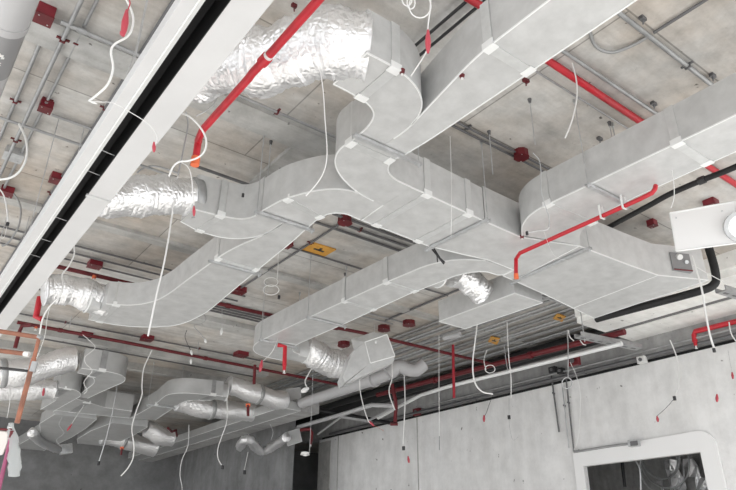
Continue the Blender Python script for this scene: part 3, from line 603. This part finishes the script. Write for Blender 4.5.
# white and grey service pipes near the wall
pipe('long white pipe running along the top of the near wall', [at(378, 418, x=6.2), at(400, 406, z=2.08), at(421, 395, z=2.08), at(450, 386, z=2.08), at(480, 378.5, z=2.08), at(600, 349, z=2.08), at(622, 343.5, z=2.08)], .024, 'tape', 'service_pipe', 'pipe', rnd=False)
pipe('thick grey pipe under the tilted duct box', [(5.02, 8.3, 2.1), (5.0, 6.35, 2.1), (5.0, 6.1, 2.12)], .075, 'greypipe', 'service_pipe', 'pipe', couplings=(.8,))
a = at(400, 370, z=2.08)
pipe('pale insulated elbow pipe right of the tilted duct box', [at(388, 374, n=a), at(398, 366, n=a), at(407, 369, n=a), at(416, 370, n=a), at(424, 364, n=a)], [.08]*33, 'greypipe', 'service_pipe', 'pipe', rnd=True)
pipe('white stub pipe under the small plenum box', [at(460, 334, z=2.3), at(444, 338, z=2.3)], .03, 'greypipe', 'service_pipe', 'pipe')
pipe('pale thin pipe bending up toward the near wall corner', [at(298, 427, z=2.0), at(343, 414, z=2.0), at(372, 405, z=2.0), at(396, 406, z=2.0)], .03, 'greypipe', 'service_pipe', 'pipe')
pipe('second pale thin pipe below the bent one near the corner', [at(318, 434, z=1.98), at(341, 417, z=1.98), at(368, 421, z=1.98), at(392, 408, z=1.98)], .018, 'greypipe', 'service_pipe', 'pipe')
blk = [('second', 6.56, 2.43, .075), ('third', 6.78, 2.48, .085), ('lowest', 5.65, 2.33, .045), ('upper', 6.05, 2.34, .05)]  # black pipes; the thick pair also stands in for shade in the void
for nm, x, z, r in blk:
    pipe({'upper': 'black insulated pipe nearest the conduit bundle', 'second': 'thick black insulated pipe deepening the shaded gap above the red pipe', 'third': 'thick black insulated pipe deepening the shade under the slab by the wall', 'fourth': 'black insulated pipe hugging the beam face', 'lowest': 'slim black insulated pipe in front of the thick ones'}[nm],
         [(x, 3.95 if x > 6.3 else 7.2, z), (x+.03, 11.8 if x > 6.3 else 10.1, z)], r, 'black', 'insulated_pipe', 'insulated pipe')
pipe('black flat bar crossing below the grey pipe near corner', [at(316, 409, z=2.1), at(396, 424, z=2.08)], .03, 'black', 'support_bar', 'bar')
pipe('black hose curving behind the right duct toward the corner', [at(600, 232, z=2.3), at(620, 221, z=2.3), at(650, 205, z=2.3), at(670, 194, z=2.3), at(700, 181, z=2.3), at(750, 160, z=2.3), at(860, 100, z=2.35)], .020, 'black', 'insulated_pipe', 'insulated pipe', rnd=True, couplings=(.48,), coup_m='blackp')
pipe('black insulated pipe bending up round the wide plenum end', [at(596, 319, z=2.06), at(620, 312.5, z=2.06), at(650, 304.5, z=2.06), at(680, 296.5, z=2.06), at(703, 290, z=2.06), at(712, 286, z=2.08), at(716, 280, z=2.13), at(714, 266, z=2.25), at(708, 245, z=2.45)], .034, 'black', 'insulated_pipe', 'insulated pipe', rnd=True)
# trays / channels by the soffit
def tray(label, p, q, w_=.09, h=.045, z=2.1, rods=()):
    p, q = Vector((*p, z)), Vector((*q, z)); d = (q-p).normalized(); s = d.cross(Vector((0, 0, 1))); t = thing('support_channel', p, label, 'channel')
    m_ = MB(); mid = (p+q)/2; hl = (q-p)/2
    m_.obox(mid, hl, s*w_/2, (0, 0, .004)); m_.obox(mid+s*w_/2+Vector((0, 0, h/2)), hl, s*.004, (0, 0, h/2)); m_.obox(mid-s*w_/2+Vector((0, 0, h/2)), hl, s*.004, (0, 0, h/2))
    m_.build('channel', 'conduit', t)
    k = MB(); n = int((q-p).length/.12)
    for i in range(n): k.obox(p+d*(.07+.12*i)-Vector((0, 0, .005)), d*.03, s*.012, (0, 0, .002))
    k.build('slots', 'conduitd', t)
    for f_ in rods:
        c = p+(q-p)*f_; MB().tube([c-Vector((0, 0, .04)), Vector((c.x, c.y, HS if c.x < 5.85 else 2.39))], .006, 6).build('rod', 'galv', t)
tray('slotted steel channel hung below the soffit left end', (5.58, 3.86), (6.45, 3.72), rods=(.1,))
tray('slotted steel channel entering at the right edge', (5.5, 2.34), (6.6, 2.2), rods=(.5,))
tray('steel channel under the wide plenum lower edge', (4.33, 3.32), (5.28, 3.34), w_=.08, rods=(.95,))
# near grey pipe top left
t = thing('drain_pipe', (.0, 2, 1.9), 'large pale grey pipe with dark printed band at the top left corner', 'pipe')
MB().tube([(.016, 1.0, 1.9), (.016, 2.36, 1.9)], .078, 32).build('tube', 'greypipe', t, smooth=50)
MB().tube([(.016, 2.358, 1.9), (.016, 2.40, 1.9)], .081, 32).build('socket_rim', 'greypipe', t, smooth=50)
MB().tube([(.016, 2.395, 1.9), (.016, 2.72, 1.9)], .0775, 32).build('dark_band', 'greydark', t, smooth=50)
MB().tube([(.016, 2.72, 1.9), (.016, 4.2, 1.9)], .076, 32).build('tube', 'greypipe', t, smooth=50)
# printed marks on the underside of the band
mk = MB()
def mark(x, y, w_, h_, rot=0):
    zz = 1.9-math.sqrt(max(.0775**2-(x-.016)**2, 0))-.0015; tx = Vector((1, 0, (x-.016)/max(1.9-zz, .02))).normalized()
    mk.obox((x, y, zz), tx*w_*math.cos(rot)+Vector((0, w_*math.sin(rot), 0)), Vector((0, h_*math.cos(rot), 0))-tx*h_*math.sin(rot), (0, 0, .0008))
mark(.035, 2.475, .011, .008); mark(.045, 2.490, .006, .006); mark(.028, 2.465, .006, .005)
mark(.023, 2.535, .002, .010, .4); mark(.030, 2.535, .002, .010, -.4); mark(.0265, 2.537, .004, .0018)
mark(.040, 2.527, .006, .0018); mark(.040, 2.545, .006, .0018); mark(.040, 2.536, .002, .010, -.6)
mark(.012, 2.585, .006, .004)
for i, v in enumerate(mk.v): mk.v[i] = (v[0], v[1]+.05, v[2])
mk.build('printed_mark', 'white', t)
for yy in (1.5, 3.4): MB().tube([(.016, yy, 1.975), (.016, yy, HS)], .004, 6).build('hanger_rod', 'galv', t)
# ------------------------------------------------------------------ hanging cables
def cable(label, pts, z, r=.0045, m='white', tip=None, name='hanging_cable', cat='cable', smoothn=6, tipm='pinkred', tipr=2.6, cap=None, loops=()):
    P = hang(pts, z); r *= .74 if P[0].length < 6 else .6; t = thing(name, P[0], label, cat)
    MB().tube(cr(P, smoothn), r, 7).build('sheath', m, t, smooth=60)
    for (cx_, cy_, rx, ry) in loops:
        q = [at(cx_+rx*math.cos(k*math.pi/8), cy_+ry*math.sin(k*math.pi/8), n=P[0]) for k in range(17)]
        MB().tube(q, r, 7).build('coil', m, t, smooth=60)
    for q in (tip or []):
        c = at(q[0], q[1], n=P[0]); d = c.length/F; a_ = at(q[2], q[3], n=P[0]) if len(q) > 3 else c-Vector((0, 0, 3*d))
        k_ = (q[4] if len(q) > 4 else tipr)*.62
        ax = a_-c
        MB().tube([c, c+ax*.15, c+ax*.5, c+ax*.8, a_], [k_*.35*d, k_*.6*d, k_*d, k_*.8*d, k_*.4*d], 9).build('connector', tipm, t, smooth=50)
    if cap:
        c = at(*cap, n=P[0]); d = c.length/F; MB().tube([c+Vector((0, 0, 1.5*d)), c-Vector((0, 0, 2*d))], 1.4*d, 8).build('end_cap', 'blackp', t)
    return t
W = .005
cable('white cable with kinked end hanging left of the slot top', [(124, -5), (132, 12), (133, 24), (128, 36), (115, 44), (111, 52), (113, 68), (108, 84), (97, 95), (89, 101)], 1.75, .0052, tip=[(89, 101, 97, 104, 1.6)], tipm='white')
cable('pink sleeved lead with pear-shaped connector at top left', [(126, -4), (130, 2), (128, 10), (125, 20)], 1.70, .003, 'pinkred', tip=[(127, 10, 123, 36, 5.2), (121, 31, 123, 36, 3.5)], tipr=4)
cable('thin pinkish wire pair crossing the slot with small red plug', [(88, 101), (100, 102), (113, 103), (128, 111), (143, 120), (152, 128), (157, 138), (154, 147)], 1.45, .0018, 'white', tip=[(154, 142, 154, 152, 3)])
cable('thin pale strand hanging next to the slot at top left', [(147, -3), (140, 30), (134, 55), (126, 75)], 2.2, .0022, 'galv')
cable('long grey then white rod cable hanging down to the left red box', [(186, 112), (188, 124), (185, 142), (178, 175)], 1.9, .0052, 'conduit')
cable('long white stick cable ending at the dark red ceiling box', [(178, 176), (166, 253), (157, 293), (148, 336)], 2.2, .0075, 'white')
cable('white cable curling round the end of the slanting red pipe', [(181, 113), (190, 117), (200, 127), (206, 139), (205, 150), (199, 157), (188, 161), (179, 162), (173, 167), (169, 176)], 1.65, .0052, 'white')
cable('thin white lead with red plug in front of the slot hose', [(180, 162), (187, 166), (191, 175), (193, 192), (194, 205)], 1.66, .0035, 'white', tip=[(194, 206, 194, 216, 2.6)])
cable('knotted white cable bunch with pink connector at top middle', [(431, -5), (430, 10), (428, 26), (428, 34)], 1.55, .0028, 'white', tip=[(428, 30, 428, 53, 4.6)], loops=[(420, 6, 11, 12), (407, -1, 5, 7), (411, 3, 4, 6)])
cable('white thread running down from the pink connector', [(429, 46), (424, 56), (417, 67), (411, 76)], 1.58, .003, 'white')
cable('white wire hanging in front of the duct joint, left of centre', [(319, 62), (323, 90), (325, 120), (327, 150), (325, 168), (318, 182), (306, 196)], 2.0, .0032, 'white')
cable('white curved cable hanging from the upper red pipe', [(572, 63), (576, 78), (577, 95), (574, 113), (570, 126), (565, 138)], 2.5, .0055, 'white')
cable('grey looped cable below the tiny red box', [(287, 246), (279, 253), (278, 268), (277, 279)], 2.5, .0045, 'white', loops=[(271, 282, 7, 4.5), (271, 290, 8, 5)], cap=(279, 297))
cable('grey tail under the looped cable', [(268, 290), (265, 300), (263, 325), (261, 338)], 2.2, .002, 'galv')
cable('squiggly white cable below the long branch duct hook', [(201, 301), (198, 307), (206, 318), (201, 324), (194, 326), (201, 334), (205, 340)], 2.3, .005, 'conduit', tip=[(205, 339, 206, 343, 2)], tipm='white')
cable('short pale drop wire from the mid red pipe head', [(222, 308), (222, 320), (222, 332)], 2.3, .004, 'galv', tip=[(222, 328, 221, 335, 2.2)], tipm='white')
cable('small curled black cable above the far ceiling clips', [(187, 330), (185, 336), (187, 343), (191, 351)], 2.4, .005, 'blackp', tip=[(191, 350, 192, 355, 2), (191, 359, 191, 364, 2)], tipm='white')
cable('long pale cable draped over the left foil hose to the scaffold', [(74, 244), (74, 255), (68, 267), (62, 275), (63, 286), (60, 296), (50, 306), (43, 318), (40, 332), (38, 345), (33, 358)], 1.95, .007, 'white')
cable('second pale strand beside the draped left cable', [(50, 306), (47, 320), (45, 335), (40, 350), (36, 360)], 1.9, .005, 'white')
cable('thick white cable arching in from the left edge', [(19, 124), (25, 137), (27, 150), (25, 162), (19, 172), (10, 178), (-3, 180)], 2.0, .0075, 'white')
cable('white lead with black cap hanging at the left edge', [(-3, 186), (3, 194), (6, 204), (7.5, 216), (7.5, 223)], 1.9, .0055, 'white', cap=(7.5, 224))
cable('thin tail below the black capped lead at left edge', [(7, 226), (5, 235), (3, 238), (-1, 237)], 1.9, .002, 'white')
cable('grey flexible conduit hooked below the left edge red box', [(14, 194), (19, 202), (21, 212), (19, 225), (15, 233), (8, 243), (2, 246)], 2.5, .010, 'conduit')
cable('grey flexible conduit arching over the slot foil hose', [(137, 173), (142, 169), (152, 166), (163, 168), (178, 173)], 2.5, .009, 'conduit')
cable('white cable drop under the small plenum box', [(477, 325), (475, 342), (473, 358), (473, 373), (476, 385), (483, 392), (493, 394)], 2.1, .012, 'white')
cable('black and red frayed tail below the white cable drop', [(493, 395), (489, 405), (487, 411), (484, 418)], 1.9, .004, 'blackp', tip=[(484, 415, 484, 422, 2)])
cable('white cable with small round coil under the left orange tag', [(487, 350), (484, 360), (486, 370)], 2.3, .009, 'white', loops=[(490, 369, 5, 4)])
cable('pale cable hanging long with a hooked wire end on wall', [(507, 322), (508, 345), (509, 360), (511, 378), (511, 398)], 2.3, .008, 'white')
cable('thin wire with hooked end against the near wall', [(509, 398), (509, 417), (510, 430), (513, 440), (518, 437)], 2.0, .004, 'galv', cap=(509, 417))
cable('pale conduit tail beside the pale hanging cable', [(504, 345), (506, 360), (508, 372)], 2.3, .008, 'galv')
cable('upright pale cable ending in a white ring at the wall head', [(567, 330), (568, 345), (568, 378)], 2.2, .009, 'galv', loops=[(567, 383, 5, 5.5)])
cable('white bent cable near the right orange tag', [(568, 330), (570, 337), (574, 341)], 2.3, .010, 'white')
cable('second white bent cable above the red pipe end', [(580, 340), (583, 344), (586, 345)], 2.2, .010, 'white')
cable('loose pale cable bowing in front of the wall conduits', [(570, 362), (576, 375), (580, 392), (580, 415), (578, 438), (574, 450)], 2.0, .005, 'white')
cable('thick white cable falling past the soffit at right', [(692, 256), (697, 272), (702, 290), (706, 315), (710, 335), (714, 348)], 1.95, .009, 'white', cap=(714, 350))
cable('thin wire below the white soffit cable with red plug', [(714, 352), (715, 370), (716, 388), (717, 396)], 1.8, .003, 'white', tip=[(717, 394, 717, 402, 2.2)])
cable('thin white wire from actuator to steel channel', [(693, 265), (705, 272), (720, 280), (728, 284)], 2.1, .004, 'white')
cable('white cable curving down over the near wall above opening', [(670, 340), (676, 355), (679, 372), (678, 386), (674, 397)], 2.2, .011, 'white', cap=(674.5, 398))
cable('thin wire tail with red plug below the curving wall cable', [(674, 399), (666, 408), (657, 416)], 2.0, .004, 'blackp', tip=[(657, 416, 658, 422, 2)])
cable('short white cable at the right edge over the wall', [(729, 322), (731, 333), (736, 341), (745, 348)], 2.1, .010, 'white')
cable('thin red tipped wire at the right edge', [(728, 350), (730, 362), (732, 372)], 2.0, .003, 'galv', tip=[(732, 372, 733, 379, 1.8)])
cable('straight white wire with dark rod end before the near wall', [(439, 335), (439, 380), (439.3, 436)], 2.25, .005, 'white')
cable('dark slim rod at the bottom of the straight white wire', [(439.3, 436), (439.4, 450)], 2.0, .007, 'conduitd')
cable('white cable hanging left of the wall seam with red tip', [(404, 372), (405, 400), (404, 425), (403, 445)], 2.1, .011, 'white', cap=(403.5, 448), tip=[(408, 456, 409, 463, 2)])
cable('pinkish frayed cable beside the grey pipe', [(360, 371), (360, 390), (364, 408), (368, 420), (371, 424)], 2.1, .010, 'white', tip=[(369, 421, 374, 426, 2)])
cable('thin loose wires trailing from the frayed cable', [(371, 424), (377, 427), (384, 431)], 2.0, .003, 'orange')
cable('pale cable hanging to the red drop near wall end', [(392, 362), (392, 378), (389, 390), (391, 400), (395, 410)], 2.1, .010, 'white')
cable('grey rod wire carrying a small white disc', [(313, 368), (312, 400), (310.5, 430), (309.5, 453)], 2.0, .004, 'galv')
t = thing('ceiling_detector', at(305, 455, z=1.5), 'small white disc detector hanging beside the wall corner', 'detector')
c = at(305, 455, n=at(313, 368, z=2.0)); MB().tube([c, c+Vector((0, 0, .03))], [.05, .04], 18).build('disc', 'white', t, smooth=40); MB().tube([c-Vector((0, 0, .01)), c], [.02, .028], 12).build('sensor', 'white', t)
cable('white cable with fat plug below the mid branch elbow', [(312, 368), (308, 375), (305, 382), (308, 389)], 2.0, .011, 'white', tip=[(309, 388, 301, 392, 4.2)], tipm='white')
cable('white cable with red plugs at the foot of mid branch', [(278, 338), (272, 352), (262, 362)], 1.9, .004, 'white', tip=[(262, 360, 260, 372, 3)])
cable('long pale cable hanging before the dark back wall', [(152, 350), (144, 368), (142, 385), (142, 395), (136, 412), (132, 428), (134, 445), (133, 458), (128, 468), (121, 476)], 2.3, .011, 'white')
cable('straight grey lead hanging left of the long pale cable', [(117, 386), (114, 405), (107, 435), (99, 462)], 2.1, .012, 'galv', cap=(98.5, 463))
cable('white cable hanging from the lower paired foil hose', [(227, 398), (227, 420), (222, 436), (218, 448), (218, 458), (222, 466)], 1.95, .010, 'white', cap=(222.5, 467))
cable('wavy white cable hanging left of the linear plenum', [(189, 425), (188, 445), (182, 460), (180, 474), (182, 486), (182, 494)], 1.95, .010, 'white')
cable('short cable tail below the thin u-shaped hose', [(248, 452), (246, 462), (244, 471)], 1.7, .008, 'white', cap=(244.5, 472))
cable('curled cable loop under the linear plenum edge', [(270, 424), (273, 432), (271, 440)], 1.9, .006, 'galv')
cable('grey squiggle wire over the topmost far elbow', [(83, 335), (90, 341), (95, 348), (85, 357), (86, 364), (92, 371), (84, 382), (87, 390), (84, 394)], 2.2, .006, 'white')
cable('zigzag wire dropping to the tiny wall box', [(62, 417), (59, 425), (64, 433), (57, 439), (58, 443), (62, 447)], 1.95, .005, 'galv')
cable('pair of thin pink tipped wires below the cross duct', [(84, 405), (76, 417), (69, 428)], 1.95, .006, 'white', tip=[(72, 424, 67, 431, 1.6)])
cable('white lead hanging at far left below the thinner hose', [(9, 385), (10, 398), (9, 408), (7, 418)], 1.9, .008, 'white', tip=[(8, 378, 7, 386, 2)])
cable('thin red tagged wire on the far left elbow', [(45, 378), (44, 386), (43, 393)], 1.9, .004, 'white', tip=[(44, 388, 43, 396, 2)])
cable('thin vertical wire crossing the trunk duct front', [(450, 136), (451, 165), (451.5, 200), (451, 237)], 2.5, .0028, 'white')
cable('black and white cable loop at the right duct end', [(533, 153), (539, 160), (541, 172), (541, 190), (545, 205), (549, 218), (548, 229), (538, 231), (527, 233)], 1.93, .0035, 'galv', cap=(527, 233))
cable('fine white thread on the plenum below the red pipe', [(544, 232), (550, 248), (556, 257), (568, 261)], 1.9, .0016, 'white')
cable('thin white wire hanging beside the white diffuser box', [(672, 170), (674, 185), (674, 198), (671, 208)], 1.9, .003, 'white')
cable('thin grey wire bowing below the upper left red box', [(216, 76), (218, 90), (214, 104), (204, 112), (196, 116)], 2.3, .004, 'galv')
cable('thin short wire with dark plug on short branch duct', [(246, 185), (244, 190), (243, 194)], 2.2, .002, 'galv', cap=(243, 195))
# wall conduits left of the opening
def wc(label, a_, b_, m='conduit', r=.010): 
    pipe(label, [at(*a_, x=XW-.03), at(*b_, x=XW-.03)], r, m, 'conduit', 'conduit', clamps=(.35,), cm='conduitd')
wc('grey wall conduit left of the white opening surround, leftmost', (551, 374), (559, 432), 'conduitd')
wc('grey wall conduit nearest the white opening surround', (566, 378), (574, 452), 'conduitd')
wc('pale wall conduit between the two dark ones', (562, 384), (569, 448), 'galv', .007)
pipe('grey conduit lying along the top of the white surround', [at(574, 452, x=6.96), at(612, 446, x=6.96), at(631, 443.5, x=6.96)], .014, 'conduit', 'conduit', 'conduit')
t = thing('switch_box', at(634, 443, x=6.95), 'small steel box on top of the white opening surround', 'switch box')
MB().obox(at(634, 443.3, x=6.93), (.04, 0, 0), (0, .055, 0), (0, 0, .035)).build('housing', 'galv', t, bevel=.004)
MB().obox(at(634, 443.3, x=6.885), (.004, 0, 0), (0, .045, 0), (0, 0, .025)).build('cover', 'conduitd', t)
pipe('dark conduit along the gap at the wall head', [(6.93, 10.4, 2.15), (6.93, 1.0, 2.15)], .022, 'conduitd', 'conduit', 'conduit', clamps=(.2, .4, .6, .8), cm='conduitd')
pipe('pale conduit just above the wall head gap', [(6.9, 7.5, 2.21), (6.9, 1.0, 2.21)], .014, 'conduit', 'conduit', 'conduit')
def small(label, px, py, x, s, m, name='wall_fitting', cat='fitting'):
    c = at(px, py, x=x); t = thing(name, c, label, cat); MB().obox(c, (.03, 0, 0), (0, s, 0), (0, 0, s*.8)).build('housing', m, t, bevel=.004)
    MB().tube([c-Vector((.045, 0, 0)), c], s*.4, 10).build('cap', 'conduitd', t)
small('dark red box on the beam near the wall seam', 417, 412, 6.95, .07, 'redd')
small('dark red box beside the upright cable near the red pipe', 574, 361, 6.3, .07, 'redd')
small('black fitting on the beam left of the upright cable', 553, 370, 6.9, .05, 'blackp')
small('second black fitting on the beam by the white ring', 561, 371, 6.9, .045, 'blackp')
small('white lamp fitting on the beam under the steel channel', 642, 360, 6.9, .05, 'white')
# items seen in the room beyond
c0 = at(661, 462, x=8.2)
t = thing('cable_coil', c0, 'pale coiled cable hanging in the room beyond the opening', 'cable coil')
for i, (dy, dz, r) in enumerate(((0, .1, .30), (.03, .06, .26), (-.02, .02, .33), (.05, -.1, .28))): MB().ring(c0+Vector((.02*i, dy, dz)), (1, .1*i-.2, .1), r, .011, 28).build('loop', 'galv', t, smooth=60)
t = thing('foil_wrap', at(690, 475, x=8.4), 'crumpled pale foil sheet in the room beyond the opening', 'foil sheet')
rnd = random.Random(5); vs = []; fs = []
o = at(692, 480, x=8.4)
for i in range(15):
    for j in range(11): vs.append((o.x+rnd.uniform(-.05, .05)-.02, o.y+.42-(i*.06)+.02*math.sin(j*1.7+i), o.z-.9+j*.115+rnd.uniform(-.02, .02)))
for i in range(14):
    for j in range(10):
        if math.sin(i*1.3+j*.5)+.5*math.sin(j*1.1-i*.4) > -.35: fs.append((i*11+j, i*11+j+1, (i+1)*11+j+1, (i+1)*11+j))
o_ = MB().add(vs, fs).build('sheet', 'foil', t); sm = o_.modifiers.new('thick', 'SOLIDIFY'); sm.thickness = .01
pipe('dark cable with black bulb hanging inside the opening', [at(622, 462, x=8.0), at(625, 487, x=8.0)], .02, 'blackp', 'hanging_cable', 'cable')
pipe('pale cable hanging inside the opening from the steel box', [at(634, 447, x=7.3), at(635.5, 460, x=7.3), at(640, 470, x=7.3), at(641, 492, x=7.3)], .011, 'galv', 'hanging_cable', 'cable', rnd=True)
# black clip on the trunk, small ceiling items
a = at(437, 257, z=1.95)
t = thing('black_clip', a, 'black double rod clip hanging at the trunk duct corner', 'clip')
MB().tube([at(432, 249, n=a), at(444, 264, n=a)], .0065, 8).build('rod', 'blackp', t); MB().tube([at(434, 248.5, n=a), at(440, 258, n=a), at(445, 262.5, n=a)], .005, 8).build('rod', 'blackp', t)
MB().tube([at(437, 256, n=a), at(437.5, 262, n=a)], .004, 8).build('hook', 'blackp', t)
def brk(label, px, py, m='conduitd', s=.02, z=HS):
    a = at(px, py, z=z-.02); t = thing('ceiling_bracket', a, label, 'bracket'); MB().obox((a.x, a.y, z-.01), (s, 0, 0), (0, s*.6, 0), (0, 0, .01)).build('base', m, t)
    MB().tube([(a.x, a.y, z-.02), (a.x+.008, a.y+.008, z-.04)], .004, 6).build('hook', m, t)
brk('small red ceiling bracket beside the central supply duct', 526, 82, 'redd')
brk('small dark ceiling bracket at the conduit crossing, top right', 643, 20)
brk('small dark ceiling bracket where the thick top right conduit ends', 713, 77)
brk('small dark ceiling bracket near the upper red pipe end', 654, 105)
brk('small dark ceiling bracket behind the right duct top edge', 600, 140)
brk('small red ceiling plug at the top behind the slot', 294, 7, 'redd', .014)
small_red = [(462, 76, 'red plastic stopper on the lower edge of the supply duct'), (402, 72, 'red plastic stopper on the elbow duct edge'), (522, 237, 'red plastic stopper at the rounded right duct corner')]
for px, py, lb in small_red:
    a = at(px, py, z=1.995); t = thing('plastic_stopper', a, lb, 'stopper'); MB().tube([a+Vector((0, 0, -.012)), a+Vector((0, 0, .012))], [.010, .015], 10).build('plug', 'redd', t, smooth=40); MB().tube([a+Vector((0, 0, -.016)), a+Vector((0, 0, -.012))], .007, 8).build('pin', 'white', t)
# red ties on the hoses
def tie(label, a_, b_, z): 
    P = hang([a_, b_], z); t = thing('red_strap', P[0], label, 'strap'); MB().tube(P, .018, 6).build('strap_band', 'redd', t)
    MB().obox(P[0], rt*.03, up*.02, fw*.01).build('buckle', 'orange', t)
tie('red strap around the lower paired foil hose', (248, 405), (248, 416), 1.9)
tie('short red strap hanging under the long dark hose', (122, 448), (121, 455), 1.75)
pipe('thin red bent rod beside the short bent foil hose', [at(168, 428, z=1.95), at(172, 432, z=1.95), at(176, 430, z=1.95), at(177, 436, z=1.95)], .018, 'redd', 'red_rod', 'rod')
pipe('dark red pipe between the far ducts at lower left', [at(62, 416, z=2.1), at(90, 418, z=2.1)], .04, 'redd', 'sprinkler_pipe', 'sprinkler pipe')
# ------------------------------------------------------------------ scaffold at the left
Q = at(30, 360, z=.62); 
def near(px, py): return at(px, py, n=Q)
t = thing('scaffold_pole', near(40, 335), 'rusty orange slanting scaffold pole at lower left', 'scaffold pole')
MB().tube([near(39, 338), near(33, 362)], .0065, 12).build('upper_tube', 'rust', t, smooth=50)
MB().tube([near(34, 358), near(17, 423)], .0085, 12).build('lower_tube', 'rust', t, smooth=50)
MB().tube([near(35, 362), near(32, 372)], .011, 10).build('coupler', 'conduit', t, smooth=50)
t = thing('scaffold_rail', near(-5, 330), 'upper orange horizontal scaffold rail at left edge', 'scaffold rail'); MB().tube([near(-15, 329), near(40, 337.5)], .008, 12).build('tube', 'rust', t, smooth=50); MB().tube([near(38, 336.5), near(42, 338)], .009, 10).build('clip', 'conduit', t)
t = thing('scaffold_rail', near(-5, 352), 'lower orange horizontal scaffold rail at left edge', 'scaffold rail'); MB().tube([near(-15, 349), near(27, 354)], .008, 12).build('tube', 'rust', t, smooth=50); MB().tube([near(24, 353.7), near(29, 354.5)], .009, 10).build('clip', 'white', t)
t = thing('black_strap', near(0, 368), 'black strap across the foil hose at left edge', 'strap'); MB().tube([near(-10, 367), near(28, 371)], .005, 8).build('band', 'blackp', t)
Q2 = at(10, 440, z=.42)
def nr(px, py): return at(px, py, n=Q2)
t = thing('pink_pole', nr(10, 440), 'magenta slanting pole at the bottom left corner', 'pole'); MB().tube([nr(12, 434), nr(-2, 492)], .008, 12).build('tube', 'pink', t, smooth=50); MB().tube([nr(12.5, 431), nr(11, 438)], .0095, 10).build('coupler', 'redd', t)
t = thing('red_rail', nr(0, 429), 'short dark pink rail at the bottom left edge', 'rail'); MB().tube([nr(-8, 428.5), nr(11, 430)], .0045, 10).build('tube', 'redd', t); MB().tube([nr(10, 429), nr(13, 430)], .006, 8).build('cap', 'redd', t)
t = thing('cream_panel', nr(0, 440), 'cream board piece at the bottom left edge', 'panel'); pp = [nr(-6, 431), nr(8, 432), nr(7, 443), nr(2, 455), nr(-6, 456)]
MB().add(pp+[p+fw*.01 for p in pp], [(0, 1, 2, 3, 4), (9, 8, 7, 6, 5)]+[(i, (i+1) % 5, (i+1) % 5+5, i+5) for i in range(5)]).build('board', 'cream', t)
t = thing('plastic_bag', nr(14, 450), 'crumpled translucent plastic bag hung on the magenta pole', 'plastic bag')
rnd = random.Random(3); rows = 12; vs = []; segs = 14
for i in range(rows+1):
    v = i/rows; c = nr(10+4*math.sin(v*2.2)+(1.5 if i % 3 == 0 else 0), 423+v*53); w_ = (1.5+4.8*math.sin(min(v*1.5+.15, 1.5)))*(1-.25*(v > .9))*c.length/F
    for k in range(segs):
        an = 2*math.pi*k/segs; rr = w_*(1+rnd.uniform(-.22, .22)); vs.append(c+rt*math.cos(an)*rr+fw*math.sin(an)*rr*.5)
fs = [(i*segs+k, i*segs+(k+1) % segs, (i+1)*segs+(k+1) % segs, (i+1)*segs+k) for i in range(rows) for k in range(segs)]
fs += [tuple(range(segs))[::-1], tuple(rows*segs+k for k in range(segs))]
MB().add(vs, fs).build('bag', 'film', t, smooth=60); MB().ring(nr(11, 427), up, .008, .002, 12).build('knot', 'white', t)
# ------------------------------------------------------------------ light
w = bpy.data.worlds.new('daylight'); S.world = w; w.use_nodes = True
bg = w.node_tree.nodes['Background']; bg.inputs[0].default_value = (.97, .985, 1, 1); bg.inputs[1].default_value = 1.7
sd = bpy.data.lights.new('sun', 'SUN'); sd.energy = 8; sd.angle = math.radians(3); sd.color = (1, .985, .965)
so = bpy.data.objects.new('sun', sd); COL.objects.link(so)
sdir = Vector((.55, .60, -.46)).normalized(); so.rotation_euler = sdir.to_track_quat('-Z', 'Y').to_euler()
vs_ = S.view_settings; vs_.view_transform = 'Standard'; vs_.look = 'None'; vs_.gamma = 1; vs_.use_curve_mapping = False; vs_.exposure = .10
